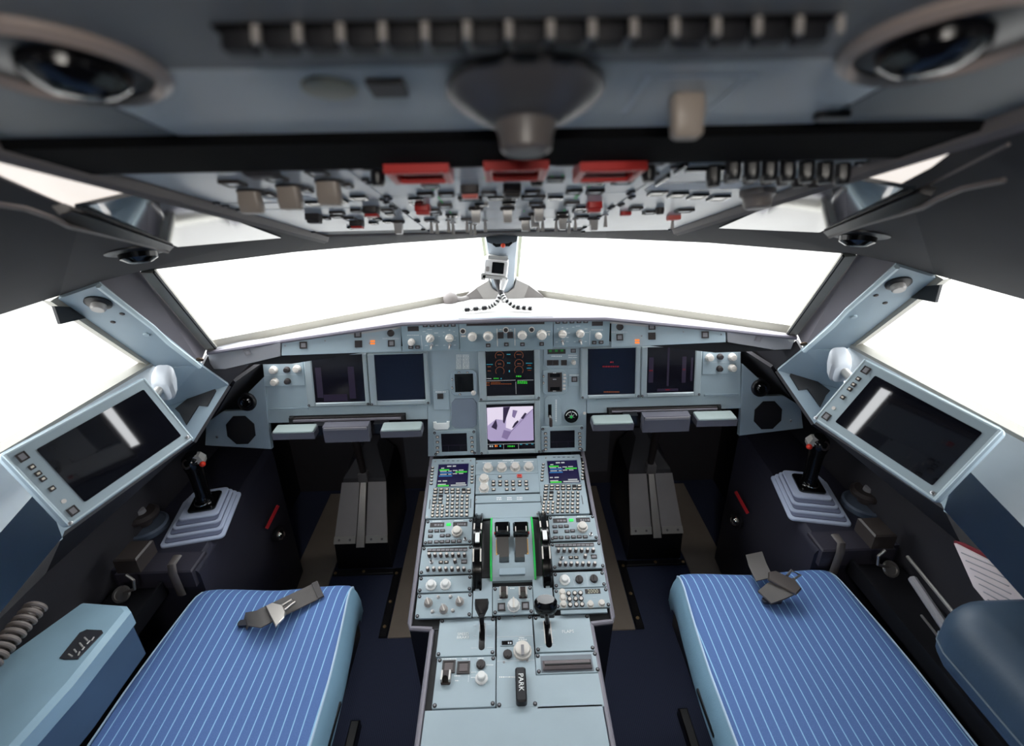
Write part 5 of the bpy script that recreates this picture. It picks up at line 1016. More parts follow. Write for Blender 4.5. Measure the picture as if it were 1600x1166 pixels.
for s, cc, ww in ((-1,(95,100),'left'),(1,(1480,62),'right')):
    c = OH.at(cc,.002); t = Thing('reading_light', 'round black recessed lamp with pale rim at the top %s corner' % ww, 'lamp', OH, (c[0],c[1],0), 'recessed overhead lamps')
    t.part('rim', MB().lathe([(.040,0),(.040,.004),(.036,.007),(.033,.004),(.033,.001)], c=(*c,0), n=40), mat('pale_brown_rim',(150,136,130),.35)); t.part('cup', MB().lathe([(.033,.0),(.033,.003),(.030,.004)], c=(*c,0), n=36), BLACK); t.part('eyeball', MB().lathe([(.020,.004),(.019,.009),(.014,.013),(.008,.015)], c=(c[0]-s*.006,c[1],0), n=28), GLOSS)
    if s < 0: solo('side_cover_plate', MB().box(-.312,-.202,bv1+.001,OH.at((800,-30))[1],0,.0018,ch=.0004), mat('overhead_shell2',(100,104,108),.5), 'plain grey overhead cover around the left recessed lamp', 'cover', OH, (-.26,.6))
    else: solo('side_cover_plate', MB().box(.202,.312,bv1+.001,OH.at((800,-30))[1],0,.0018,ch=.0004), mat('overhead_shell2',(100,104,108),.5), 'plain grey overhead cover around the right recessed lamp', 'cover', OH, (.26,.6))

# ------------------------------------------------------------------ ceiling lamps, visors
CE = plane3(OC+Vector((0,0,.03)), D, OZ+Vector((0,0,.03)))
for s in (-1, 1):
    w_ = 'left' if s < 0 else 'right'; nn = CE.n if CE.n.z < 0 else -CE.n
    LPn = plane3(P(0,268,t=.350),P(115,326,t=.480),P(207,302,t=.452))
    def cp(q, h): return side(onpl(LPn, q), s)
    t = Thing('dome_light', 'bright flat ceiling lamp between the overhead console and the %s side windows' % w_, 'ceiling light', WORLD, cp((110,280),.004), 'flat ceiling lamps')
    t.part('diffuser', MB().slab([cp(q,.010) for q in (((-40,243),(60,262),(207,296),(232,301),(118,326),(-40,258)) if s < 0 else ((40,256),(60,261),(207,296),(232,301),(150,318),(90,290)))], .004), LAMPW)
    t.part('frame', MB().tube([cp(q,.010) for q in ((243,303),(118,328),(-40,258))], .0015, 6), RAILM)
    vq = [(118,326,.45),(230,301,.45),(300,320,.53),(440,372,.90),(278,386,.76)]
    vp = [P(x,y,t=tt) for x,y,tt in vq]; VPn = plane3(vp[0], vp[3], vp[4]); vv = [side(onpl(VPn,(x,y)),s) for x,y,_ in vq]
    t = Thing('sun_visor', 'glossy smoked sun visor folded up under the %s ceiling' % w_, 'sun visor', WORLD, vv[0], 'folded sun visors')
    t.part('pane', MB().slab(vv, .004), mat('smoked_gloss_visor',(34,40,46),.06,spec=.9)); 
    bb = [side(P(x,y,t=tt),s) for x,y,tt in ((92,335,.425),(112,330,.44),(272,386,.74),(265,393,.735),(200,375,.61),(108,352,.445))]
    t.part('rail', MB().slab(bb, .008), BLACK); t.part('rail_edge', MB().tube([side(P(x,y,t=tt),s) for x,y,tt in ((-30,315,.36),(40,326,.395),(82,341,.42),(108,354,.442),(200,376,.605),(262,394,.73))], .0022, 6), RAILM)
    c = onpl(plane3(W2, WM, OC+Vector((0,0,.03))), (212,383)); hn = plane3(W2, WM, OC+Vector((0,0,.03))).n; hn = hn if hn.z < 0 else -hn
    c = c+hn*.004; fr = Frame(side(c,s), (1,0,0), side(Vector((hn.x,hn.y,hn.z)).cross(Vector((1,0,0))),1)) 
    t = Thing('map_light', 'dark round swivel lamp above the %s windshield post' % w_, 'lamp', WORLD, side(c,s), 'swivel lamps')
    M_ = Matrix.Translation(side(c,s)) @ Vector((hn.x*-s if s > 0 else hn.x, hn.y, hn.z)).to_track_quat('Z','Y').to_matrix().to_4x4()
    t.part('socket', MB().lathe([(.046,0),(.044,.008),(.034,.010)], n=28, M=M_), BLACK); t.part('lens', MB().lathe([(.028,.008),(.026,.018),(.016,.024),(.008,.026)], n=24, M=M_), GLOSS)

# ------------------------------------------------------------------ windshield post, boot, reference balls
b = MB(); d = T0-C0; up_ = (T0-C0).normalized(); pnn = Vector((0,-up_.z,up_.y))
b.loft([[C0+Vector((x,0,0))*k_+up_*h_+pnn*y for x, y in ((-.042,.0),(-.036,.045),(-.012,.06),(.012,.06),(.036,.045),(.042,.0))] for h_, k_ in ((-.02,.95),(d.length*.5,1.05),(d.length+.03,1.25))])
struct('trim_11', b, mat('blue_grey_centre_post',(150,160,170),.4,.2))
b = MB()
for s in (-1,1): b.slab([C0+Vector((s*.044,0,0)), C0+Vector((s*.052,0,0)), T0+Vector((s*.064,0,0)), T0+Vector((s*.054,0,0))], .01)
struct('trim_12', b, mat('pale_olive_seal',(190,190,165),.6))
yb = 1.665
O = lambda q, y=yb: P(*q, Y=y)
t = Thing('post_boot', 'pale grey faceted cover around the foot of the centre windshield post', 'cover', WORLD, O((786,476)))
def fac(pts, y0, dy, m, nm): 
    f_ = [O(p, y0) for p in pts]; c_ = [p+Vector((0,dy,0)) for p in f_]; t.part(nm, MB().loft([f_, c_]), m)
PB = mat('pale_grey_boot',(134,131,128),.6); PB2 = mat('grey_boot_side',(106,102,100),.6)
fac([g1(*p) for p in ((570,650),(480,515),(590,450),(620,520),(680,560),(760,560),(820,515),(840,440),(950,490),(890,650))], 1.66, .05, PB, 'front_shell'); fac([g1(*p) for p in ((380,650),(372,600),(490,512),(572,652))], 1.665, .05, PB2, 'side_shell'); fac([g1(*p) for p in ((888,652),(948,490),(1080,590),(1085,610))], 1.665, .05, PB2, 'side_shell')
t.part('cable_ball', MB().lathe([(.002,-.028),(.016,-.022),(.024,-.012),(.026,0),(.024,.012),(.016,.022),(.004,.028)], c=O(g1(250,618),1.64), n=20), mat('warm_grey_ball',(100,94,92),.6)); t.part('cable', MB().tube([O(g1(290,625),1.645), O(g1(350,618),1.65), O(g1(400,610),1.67)], [.014,.010,.012], 10), PB2)
c = P(786,384,Y=T0.y+.02) ; t = Thing('eye_reference_balls', 'small orange ball on a black bracket high on the centre post', 'indicator', WORLD, c)
sph = lambda r, n=8: [(r*sin(pi*i/n)+1e-4, -r*cos(pi*i/n)) for i in range(n+1)]
c = P(786,383,Y=1.48); t.part('bracket', MB().tube([P(770,381,Y=1.485), P(775,384,Y=1.485), c, P(795,383,Y=1.485), P(800,379,Y=1.485)], [.003,.005,.004,.005,.003], 8), BLACK); t.part('orange_ball', MB().lathe(sph(.007), c=c+Vector((0,-.006,0)), n=14), mat('orange_ball',(250,90,60),.4))

# ------------------------------------------------------------------ action camera on a small tripod
yc = 1.53
t = Thing('action_camera', 'small white cased camera with black screen on the glareshield centre', 'camera', WORLD, P(776,432,Y=yc))
c0, c1_ = P(*g1(550,400),Y=yc), P(*g1(765,250),Y=yc); cm = (c0+c1_)/2; w_, h_ = c1_.x-c0.x, c1_.z-c0.z
Mc = Matrix.Translation(cm) @ Matrix.Rotation(.12, 4, 'Y') @ Matrix.Rotation(pi/2, 4, 'X')
CASE = mat('clear_white_case',(228,226,224),.25)
t.part('case', MB().rbox(0,0,w_,h_,-.03,.012,.008,ch=.004,M=Mc), CASE); t.part('screen', MB().rbox(w_*.08,0,w_*.48,h_*.68,.011,.0135,.002,M=Mc), GLOSS); t.part('hinge', MB().rbox(w_*.05,h_*.5+.005,w_*.8,.010,-.02,.010,.002,M=Mc), SILV); t.part('mount', MB().rbox(0,-h_*.5-.006,w_*1.0,.010,-.012,.012,.003,M=Mc).rbox(-w_*.48,-h_*.5-.006,.014,.022,-.012,.012,.003,M=Mc), SILV); t.part('button', MB().rbox(-w_*.33,-.006,.010,.016,.011,.014,.003,M=Mc), KGREY)
gz = 1.222
t = Thing('tripod', 'bendy black and white tripod spread on the pale glareshield', 'tripod', WORLD, P(785,484,Z=gz)); hub = P(*g1(705,560),Y=1.52); nk = P(*g1(660,430),Y=1.53)
t.part('neck', MB().tube([hub, (hub+nk)/2+Vector((-.002,0,0)), nk], [.010,.008,.010], 10), mat('dark_ball_joint',(60,58,60),.4)); t.part('head', MB().tube([hub+Vector((0,0,.01)), P(*g1(730,430),Y=1.53)], [.009,.014], 10), CASE)
def leg(pts):
    pts = [Vector(p) for p in pts]; n = 9; L = []
    for i in range(n+1):
        f_ = i/n*(len(pts)-1); j = min(int(f_), len(pts)-2); L.append(pts[j].lerp(pts[j+1], f_-j))
    b = MB(); b2 = MB()
    for i, p in enumerate(L): b.lathe(sph(.0070), c=p, n=12)
    for i in range(n): b2.tube([L[i].lerp(L[i+1],.25), L[i].lerp(L[i+1],.75)], .0074, 8)
    o = t.part('leg', b, CASE); t.part('joint_ring', b2, BLACK, o)
leg([hub, P(*g1(660,650),Y=1.505), P(*g1(590,690),Z=gz+.006), P(*g1(360,712),Z=gz+.006)]); leg([hub, P(*g1(740,620),Y=1.505), P(*g1(830,688),Z=gz+.006), P(*g1(990,700),Z=gz+.006)]); leg([hub, hub+Vector((.004,.03,-.03)), Vector((hub.x+.006,hub.y+.05,gz+.006))])
# ------------------------------------------------------------------ both pilot sides
ZC = .65
for s in (-1, 1):
    w_ = 'left' if s < 0 else 'right'; g = lambda p: side(p, s); h_ = lambda q, **k: side(P(*q, **k), s)
    # lower corner bracket of the post with dark hand hold
    b = MB(); pts = [B+Vector((.0,-.004,-.002)), Eb, Fb, Gb, Cc+Vector((.02,-.01,-.01))]
    t = Thing('post_foot_bracket', 'blue grey bracket with dark hand hold at the foot of the %s side window post' % w_, 'bracket', WORLD, g(Eb), 'post foot brackets')
    bm = MB()
    for tri in ((1,2,3),(0,1,3),(0,3,4)): bm.slab([g(pts[i]) for i in tri], .012)
    t.part('bracket', bm, PANEL2)
    BK = plane3(Eb, Fb, Gb); bn = BK.n if BK.n.dot(CAM-Eb) > 0 else -BK.n
    hl_ = [onpl(BK, l2(*p))+bn*.004 for p in ((480,695),(520,682),(568,695),(575,715),(520,815),(462,810),(382,935),(340,860),(310,830))]
    t.part('hand_hold', MB().slab([g(p) for p in hl_], .004), BLACK)
    sc_ = onpl(BK, (313,580))+bn*.006; 
    def disc(c, n_, r, hh=.004, hole=False, n=20):
        M_ = Matrix.Translation(g(c)) @ Vector((n_.x*(1 if s < 0 else -1), n_.y, n_.z)).to_track_quat('Z','Y').to_matrix().to_4x4(); return MB().lathe([(r,0),(r,hh*.7),(r*.8,hh)], n=n, M=M_)
    pn = PP.n if PP.n.dot(CAM-A) > 0 else -PP.n; pq = lambda q, h=.008: onpl(PP, q)+pn*h
    t.part('fixing', disc(pq((313,557)), pn, .009), mat('brass_fixing',(90,74,60),.4,.6))
    t = Thing('window_post_dial', 'dark round knob high on the %s side window post' % w_, 'knob', WORLD, g(pq((155,467))), 'window post knobs')
    t.part('base', disc(pq((155,467)), pn, .024, .006), BLACK); t.part('cap', disc(pq((157,468),.014), pn, .014, .012), mat('grey_clear_knob',(176,172,168),.25))
    t.part('screw', disc(pq(l1(700,165)), pn, .005, .002), KEYD); t.part('screw', disc(pq(l1(648,212)), pn, .005, .002), KEYD); t.part('stud', disc(pq(l1(838,282)), pn, .007, .004), PANEL)
    # small dark flap at the top corner of the side window
    fp = [P(*l1(*q), X=-.90) for q in ((310,140),(345,243),(490,208),(400,145))]
    solo('window_shade_tab', MB().slab([g(p) for p in fp], .006), BLACK, 'small dark flap hanging at the top front corner of the %s side window' % w_, 'shade', WORLD, g(fp[0]), 'dark window flaps')
    # tablet mount knob
    kq = P(257,598,t=1.17); t = Thing('tablet_clamp', 'pale rounded clamp between the %s tablet and the window post' % w_, 'clamp', WORLD, g(kq), 'tablet clamps')
    cl = MB(); ring_ = [[kq+Vector((x*.026,0,z*.030))+pn*o_ for x, z in rrect(0,0,2*k_,2*k_,.6*k_,4)] for o_, k_ in ((-.02,.85),(.0,1.0),(.015,.95),(.024,.7))]
    cl.loft([[g(p) for p in r_] for r_ in ring_]); t.part('clamp', cl, mat('pale_grey_clamp',(156,160,166),.35)); t.part('arm', MB().tube([g(kq+pn*.005), g(kq+Vector((-.02,-.05,-.03)))], .010, 10), SILV)
    # electronic flight bag tablet
    q4 = [(230,586),(303,687),(104,829),(3,708)] if s < 0 else [(1345,556),(1272,657),(1467,790),(1564,668)]
    rr = [ray(*q) for q in q4]
    Mx = Matrix(((rr[1].x,-rr[2].x,rr[3].x),(rr[1].y,-rr[2].y,rr[3].y),(rr[1].z,-rr[2].z,rr[3].z))).inverted() @ rr[0]
    dd = [1, Mx[0], Mx[1], Mx[2]]; kk_ = .98/(sum(dd)/4); cs = [CAM+rr[i]*dd[i]*kk_ for i in range(4)]
    cen = sum(cs, Vector())/4
    # frame: u along the long side towards the rear, v towards the top edge (window side)
    if s < 0: fr = Frame(cen, cs[0]-cs[3], cs[3]-cs[2])
    else: fr = Frame(cen, cs[3]-cs[0], cs[0]-cs[1])
    Lh = ((cs[0]-cs[3]).length+(cs[1]-cs[2]).length)/4; Wh = ((cs[0]-cs[1]).length+(cs[3]-cs[2]).length)/4
    print('EFB', w_, Lh*2, Wh*2, cen, (cs[0]-cs[3]).normalized().dot((cs[0]-cs[1]).normalized()))
    t = Thing('tablet_display', 'large glossy tablet in blue grey frame below the %s side window' % w_, 'tablet', fr, (0,0,0), 'side mounted tablets')
    t.part('case', MB().rbox(0,0,Lh*2,Wh*2,-.022,-.004,.010,ch=.004), PANEL2); fl = MB(); frame_ring(fl, (-Lh+.003,Lh-.003,-Wh+.003,Wh-.003), .004, -.004, .0, .001); t.part('bezel', fl, mat('pale_blue_edge', (196,212,218), .4))
    bx = -1 if s < 0 else -1                       # control strip sits at the low-u end on both sides
    sx0, sx1 = (-Lh+.042, Lh-.020); 
    t.part('front_frame', MB().rbox(0,0,Lh*2-.010,Wh*2-.010,-.005,-.001,.006,ch=.001), PANEL)
    t.part('screen', MB().rbox((sx0+sx1)/2,0,sx1-sx0,Wh*2-.045,-.0015,.0005,.003), mat('glossy_tablet_glass',(14,15,22),.04,spec=.8,var=.0))
    ks = push_mesh(.014,.016,GREYP); kx = -Lh+.021
    for v in (Wh-.022, -Wh+.022): t.inst('push_button', ks, (kx, v, -.001))
    k2_ = key_mesh(.009,.009,.003,KEYD,KEYL,.3)
    for v in (Wh-.045,Wh-.06,Wh-.072,-.01): t.inst('key', k2_, (kx, v, -.001))
    t.inst('sensor', cached('ivory_sensor', lambda: MB().lathe([(.004,0),(.004,.001)], n=14), KNOB), (kx, -Wh+.045, -.001))
    for x, y in ((-Lh+.006,-Wh+.006),(Lh-.012,-Wh+.012)): t.inst('screw', screw_mesh(.004), (x,y,0))
    # side console
    t = Thing('side_console', 'black side console box under the %s side window' % w_, 'console', WORLD, (s*.95,1.2,0), 'side consoles')
    b = MB(); xi0, xi1 = .862, .900; y0, y1 = 1.045, 1.62
    body = []
    for y, xi, zt in ((y0,xi0,ZC),(y0+.02,xi0,ZC),(y1,xi1,ZC)):
        zz_ = ZC-.012; body.append([Vector((-s*-x, y, z)) for x, z in ((xi-.004,0.0),(xi,zz_-.012),(xi+.005,zz_-.001),(xi+.02,ZC),(1.10,ZC),(1.10,0.0))])
    b.loft(body); t.part('console_body', b, CONS)
    t.part('front_lip', MB().box(s*(xi0+.01), s*1.08, y0-.014, y0+.06, ZC-.055, ZC+.003, ch=.004), mat('mauve_black_lid',(58,56,66),.4,bump=.15))
    lab_ = [h_(q, X=-.872) for q in s1pts] if 0 else None
    rl = [P(415,825,X=-.868), P(419,827,X=-.868), P(437,791,X=-.868), P(433,789,X=-.868)]; t.part('red_placard', MB().slab([g(p) for p in rl], .002), mat('red_placard',(214,40,50),.5))
    c = P(435,836,X=-.866); t2 = Thing('chrome_outlet', 'shiny chrome ball outlet low on the inner face of the %s side console' % w_, 'outlet', WORLD, g(c), 'chrome ball outlets')
    M_ = Matrix.Translation(g(c)) @ Vector((-s, -.3, .2)).to_track_quat('Z','Y').to_matrix().to_4x4(); t2.part('socket', MB().lathe([(.030,-.004),(.028,.006),(.022,.008)], n=24, M=M_), BLACK); t2.part('ball', MB().lathe([(.019,.004),(.018,.014),(.012,.021),(.005,.023)], n=20, M=M_), CHROME)
    # sidestick
    c = P(318,811,Z=ZC); top_, bot_ = P(340,773,Z=ZC), P(306,847,Z=ZC); dv = (top_-bot_); dv.z = 0
    fr = Frame(g(c), (dv.y*1.0, -dv.x*-s*1.0 if 0 else 0, 0) if 0 else Vector((dv.y, -(dv.x*(-s)), 0)), Vector((dv.x*(-s), dv.y, 0)))
    wb = (P(350,848,Z=ZC)-P(261,846,Z=ZC)).length; db_ = dv.length
    t = Thing('sidestick', 'black sidestick with red thumb button on its %s side pale rubber boot' % w_, 'sidestick', fr, (0,0,0), 'sidesticks')
    b = MB()
    for i in range(4):
        k_ = 1-.12*i; z0 = i*.009; b.rbox(0, .012*i, wb*k_, db_*k_*.98, z0, z0+.007, .014, ch=.002, seg=4)
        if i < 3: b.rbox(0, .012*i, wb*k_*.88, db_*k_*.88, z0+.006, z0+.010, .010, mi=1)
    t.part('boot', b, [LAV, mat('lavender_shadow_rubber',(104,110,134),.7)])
    gs_ = 1.0; t.part('mount_plate', MB().rbox(.004,.034,.078,.088,.036,.044,.010,ch=.003), GLOSS)
    gx, gy = .004, .034
    def ring(cx, cy, z, rx, ry, n=20, tilt=0): return [(cx+rx*cos(2*pi*i/n), cy+ry*sin(2*pi*i/n), z+tilt*ry*sin(2*pi*i/n)) for i in range(n)]
    gp = MB().loft([ring(gx,gy,.042,.030,.032),ring(gx,gy,.055,.022,.024),ring(gx,gy+.001,.08,.020,.023),ring(gx,gy+.003,.11,.021,.025),ring(gx,gy+.004,.135,.022,.026),ring(gx,gy+.004,.158,.024,.028),ring(gx,gy+.003,.175,.028,.031),ring(gx,gy+.003,.19,.030,.033),ring(gx,gy+.004,.205,.027,.030),ring(gx,gy+.006,.215,.016,.019)])
    gr = t.part('grip', gp, GLOSS); ix = s*-1
    t.part('finger_ring', MB().tube([(gx+.020*cos(a_),gy-.006+.022*sin(a_)-.01,.052) for a_ in [pi+pi*i/10 for i in range(11)]], .003, 8), CHROME, gr)
    t.part('side_cheek', MB().loft([[(gx+ix*.012, gy-.014, .178),(gx+ix*.034, gy-.012, .182),(gx+ix*.034, gy+.016, .184),(gx+ix*.012, gy+.018, .180)],[(gx+ix*.012, gy-.020, .190),(gx+ix*.037, gy-.018, .196),(gx+ix*.036, gy+.014, .199),(gx+ix*.012, gy+.018, .195)],[(gx+ix*.010, gy-.014, .212),(gx+ix*.026, gy-.012, .214),(gx+ix*.025, gy+.010, .216),(gx+ix*.010, gy+.014, .214)]]), SILV, gr, label='silver cheek of the grip')
    t.part('red_button', MB().lathe(sph(.0085), c=(gx+ix*.034, gy-.020, .190), n=14), mat('bright_red_button',(240,60,36),.3), gr)
    t.part('thumb_pad', MB().lathe([(.016,0),(.015,.006),(.010,.009),(.009,.006)], n=20, M=Matrix.Translation((gx-ix*.006, gy-.018, .196)) @ Matrix.Rotation(1.0, 4, 'X')), KEYD, gr)
    # steering tiller
    c = P(222,806,Z=.70); t = Thing('steering_tiller', 'dark round steering hand wheel with grey half ring behind the %s sidestick' % w_, 'hand wheel', WORLD, g(c), 'steering tillers')
    t.part('base_ring', MB().lathe([(.060,-.05),(.060,-.035),(.054,-.03),(.050,-.035)], c=g(c), n=32), mat('slate_ring',(78,88,104),.5)); t.part('wheel', MB().lathe([(.020,-.03),(.022,-.01),(.044,-.004),(.046,.006),(.036,.014),(.018,.012)], c=g(c), n=32), KEYD); t.part('hub', MB().lathe([(.014,.012),(.012,.024),(.006,.026)], c=g(c), n=20), GREYP)
    # dark recess tray and strap, hook
    t = Thing('stowage_tray', 'black open tray behind the %s sidestick' % w_, 'tray', WORLD, (s*1.0,.95,.62), 'side stowage trays'); t.part('tray', MB().box(s*.955,s*1.09,.55,1.02,.60,.606).box(s*.95,s*.957,.55,1.02,.58,.63), BLACK)
    b = MB(); c0_ = P(268,884,Y=1.028); b.tube([g(c0_+Vector((0,.03,.004))), g(c0_+Vector((0,0,.002))), g(c0_+Vector((.004,-.010,-.02))), g(c0_+Vector((.005,-.008,-.10)))], .012, 10, flat=.4); solo('console_strap', b, mat('grey_brown_strap',(92,86,84),.5), 'grey bent strap over the rear edge of the %s side console' % w_, 'strap', WORLD, g(c0_), 'console straps')
    c0_ = P(207,893,Y=1.0); t = Thing('spring_clip', 'dark clip block with round metal ring beside the %s seat' % w_, 'clip', WORLD, g(c0_), 'ring clips'); t.part('block', MB().box(g(c0_).x-.030,g(c0_).x+.030,.99,1.06,c0_.z+.005,c0_.z+.05,ch=.004), mat('brown_black_block',(56,50,48),.4))
    c2 = P(190,929,Y=.97); t.part('ring', MB().lathe([(.020,-.004),(.022,.0),(.020,.006),(.015,.006),(.014,.002)], n=24, M=Matrix.Translation(g(c2)) @ Vector((.1,-.7,.7)).to_track_quat('Z','Y').to_matrix().to_4x4()), STEEL); t.part('hook', MB().tube([g(c0_+Vector((0,-.02,.01))), g(c0_+Vector((.018,-.025,-.005))), g(c0_+Vector((.016,-.03,-.03))), g(c2+Vector((.008,0,.006)))], .004, 8), STEEL)
    # floor plates
    solo('floor_plate', MB().box(s*.262,s*.466,1.298,2.12,.0,.006,ch=.001), FLOORM, 'brown metal floor plate running beside the pedestal on the %s' % w_, 'floor plate', WORLD, (s*.36,1.6,0)); solo('floor_plate', MB().box(s*.765,s*.93,1.30,2.12,.0,.006,ch=.001), FLOORM, 'brown metal floor plate under the %s side console' % w_, 'floor plate', WORLD, (s*.85,1.6,0))
    t = Thing('carpet_rail', 'dark carpet edging rail with rivets on the %s footwell floor' % w_, 'rail', WORLD, (s*.50,1.4,0), 'carpet edging rails'); t.part('rail', MB().box(s*.470,s*.500,1.30,1.62,0,.010,ch=.002).box(s*.502,s*.76,1.592,1.618,0,.010,ch=.002), BLACK)
    rv = cached('rivet', lambda: MB().lathe([(.007,0),(.006,.003),(.002,.004)], n=12), mat('brass_rivet',(190,160,120),.3,.7))
    for x, y in ((.485,1.34),(.485,1.45),(.487,1.59),(.63,1.604),(.75,1.60)): t.inst('rivet', rv, (s*x,y,.010))
    # rudder pedal housing
    t = Thing('rudder_pedal_housing', 'tall grey and black rudder pedal housing in the %s footwell' % w_, 'pedals', WORLD, (s*.63,1.63,0), 'rudder pedal housings')
    cx = s*.63
    b = MB().loft([[(cx-.117,1.63,0),(cx+.117,1.63,0),(cx+.117,2.0,0),(cx-.117,2.0,0)],[(cx-.113,1.632,.145),(cx+.113,1.632,.145),(cx+.113,2.0,.30),(cx-.113,2.0,.30)],[(cx-.095,1.79,.335),(cx+.095,1.79,.335),(cx+.095,2.02,.36),(cx-.095,2.02,.36)]]); t.part('housing', b, BLACK)
    nrm_ = Vector((0,-.76,.64))
    for a_, b_ in ((-.113,-.022),(.022,.113)):
        t.part('pad', MB().slab([(cx+a_,1.628,.150),(cx+b_,1.628,.150),(cx+b_*.85,1.785,.340),(cx+a_*.85,1.785,.340)], .012, nrm=nrm_), PEDG)
        t.part('toe_plate', MB().slab([(cx+a_,1.622,.150),(cx+b_,1.622,.150),(cx+b_*.985,1.640,.174),(cx+a_*.985,1.640,.174)], .006, nrm=nrm_), SILV)
        for k_ in (.25,.75):
            x_ = a_+(b_-a_)*k_; t.part('rivet', MB().lathe([(.005,0),(.004,.002)], n=10, M=Matrix.Translation((cx+x_,1.630,.163)) @ nrm_.to_track_quat('Z','Y').to_matrix().to_4x4()), GREYP)
    t.part('centre_strip', MB().slab([(cx-.017,1.612,.138),(cx+.017,1.612,.138),(cx+.012,1.776,.345),(cx-.012,1.776,.345)], .010, nrm=nrm_), STEEL)
    t.part('cap', MB().loft([[(cx-.095,1.79,.33),(cx+.095,1.79,.33),(cx+.095,2.02,.34),(cx-.095,2.02,.34)],[(cx-.092,1.80,.350),(cx+.092,1.80,.350),(cx+.090,2.02,.36),(cx-.090,2.02,.36)],[(cx-.030,1.95,.42),(cx+.030,1.95,.42),(cx+.030,2.03,.42),(cx-.030,2.03,.42)]]), mat('dark_grey_cap',(66,66,72),.5))
    t.part('joint', MB().box(cx-.020,cx+.020,1.775,1.81,.345,.39,ch=.004), GREYP); cc = side(P(574,690,Y=1.80), s); t.part('column', MB().tube([(cx,1.80,.37), (cx*.99,1.76,.52), (cx*.98,1.70,.70)], [.014,.016,.018], 12), KEYD)
    bb = MB().box(s*.30,s*.47,1.95,2.0,.32,.75); solo('footwell_divider', MB().box(s*.285,s*.455,1.86,2.12,.30,.74,ch=.01), mat('grey_footwell_box',(80,80,86),.5), 'plain grey box wall in the %s footwell beside the pedestal' % w_, 'box', WORLD, (s*.37,1.9,.3))

# ------------------------------------------------------------------ seats
def seat(s, cx, w):
    w_ = 'left' if s < 0 else 'right'
    t = Thing('pilot_seat', '%s pilot seat with blue pinstriped cushion and pale blue edges' % w_, 'seat', WORLD, (cx,.8,.3), 'pilot seats')
    yf, yr, zt = 1.040, .34, .605; prof = [(-.50,-.14),(-.525,-.10),(-.53,-.06),(-.515,-.03),(-.492,-.008),(-.47,-.001),(-.40,0),(-.3,-.002),(-.2,-.005),(-.1,-.008),(0,-.010),(.1,-.008),(.2,-.005),(.3,-.002),(.40,0),(.47,-.001),(.492,-.008),(.515,-.03),(.53,-.06),(.525,-.10),(.50,-.14)]
    vs = []; ny = 40; fsP = []; fsF = []; P0 = len(prof)
    for i in range(ny+1):
        f_ = i/ny; y = yr+(yf-yr)*(1-(1-f_)**1.0); d = max(0, (f_-.90)/.10); dz = -.035*(1-math.sqrt(max(0,1-d*d))) if d > 0 else 0
        yy = yr + (yf-yr)*f_ if d == 0 else yr+(yf-yr)*(.90+.10*sin(d*pi/2)*.999)
        dz = -.045*(1-cos(d*pi/2)) if d > 0 else 0
        narrow = 1-.10*max(0,(f_-.55)/.45)**1.5
        for x, z in prof:
            bow = .004*sin(x*9+f_*5)*(1 if abs(x) < .46 else 0); waist = (1+.04*(1-f_)) if abs(x) > .3 else 1
            vs.append((cx+x*w*narrow*waist, yy, zt+z+dz+bow*(1-d)))
        # front corners rounded
    b = MB(); f2 = MB()
    fp = []; ff = []
    for i in range(ny):
        for j in range(P0-1):
            q = (i*P0+j, i*P0+j+1, (i+1)*P0+j+1, (i+1)*P0+j); (ff if 4 <= j <= P0-6 else fp).append(q)
    base = len(vs); 
    # front skirt down and underside
    for x, z in prof: vs.append((cx+x*w*.90, yf+.002, zt-.14))
    for j in range(P0-1): fp.append((ny*P0+j, ny*P0+j+1, base+j+1, base+j))
    b.add(vs, fp, 1); b.f += ff; b.m += [0]*len(ff); b.f.append(tuple(range(P0))); b.m.append(1)
    cu = t.part('cushion', b, [SEATF, BLUEL], label='blue pinstriped cushion with pale blue leather sides')
    for sd in (4, P0-5): t.part('piping', MB().tube([vs[i*P0+sd] for i in range(ny+1)], .003, 6), mat('pale_seam',(176,200,220),.6), cu)
    sx = cx + (w*.535 if s < 0 else -w*.535)
    t.part('side_slot', MB().rbox(0,0,.012,.10,0,.004,.004,M=Matrix.Translation((sx,.70,zt-.075)) @ Matrix.Rotation(pi/2*(1 if s < 0 else -1),4,'Y') @ Matrix.Rotation(.0,4,'Z')), BLACK, cu)
    t.part('seat_pan', MB().box(cx-w*.46,cx+w*.46,yr+.02,yf-.03,zt-.20,zt-.14,ch=.01), BLACK); t.part('pillar', MB().box(cx-.12,cx+.12,.5,.85,.03,zt-.19), NAVY); t.part('floor_rail', MB().box(cx-.16,cx-.13,.1,1.0,0,.035,ch=.004), BLACK); t.part('floor_rail', MB().box(cx+.13,cx+.16,.1,1.0,0,.035,ch=.004), BLACK)
    n = 8; rings = []
    for i in range(n+1):
        f_ = i/n; c = Vector((cx, yr+.02-.36*f_, zt-.02+.62*f_)); d_ = Vector((0,-.36,.62)).normalized(); nn = Vector((0,d_.z,-d_.y)); ww = w*(.98-.25*f_**2)
        rings.append([c+Vector((x,0,0))+nn*y for x, y in rrect(0,-.05,ww,.10,.03,4)])
    t.part('backrest', MB().loft(rings), [SEATF])
    return t
st = seat(-1, -.648, .455)
sr = seat(1, .686, .470)
def ribbon(pts, wds, th=.003):   # webbing: centre points with half-width vectors
    b = MB(); rings = []
    for p, wv in zip(pts, wds): p = Vector(p); wv = Vector(wv); rings.append([p-wv, p+wv, p+wv+Vector((0,0,th)), p-wv+Vector((0,0,th))])
    b.loft(rings); return b
zs = .612
def sp(q, z=zs): return P(*q, Z=z)
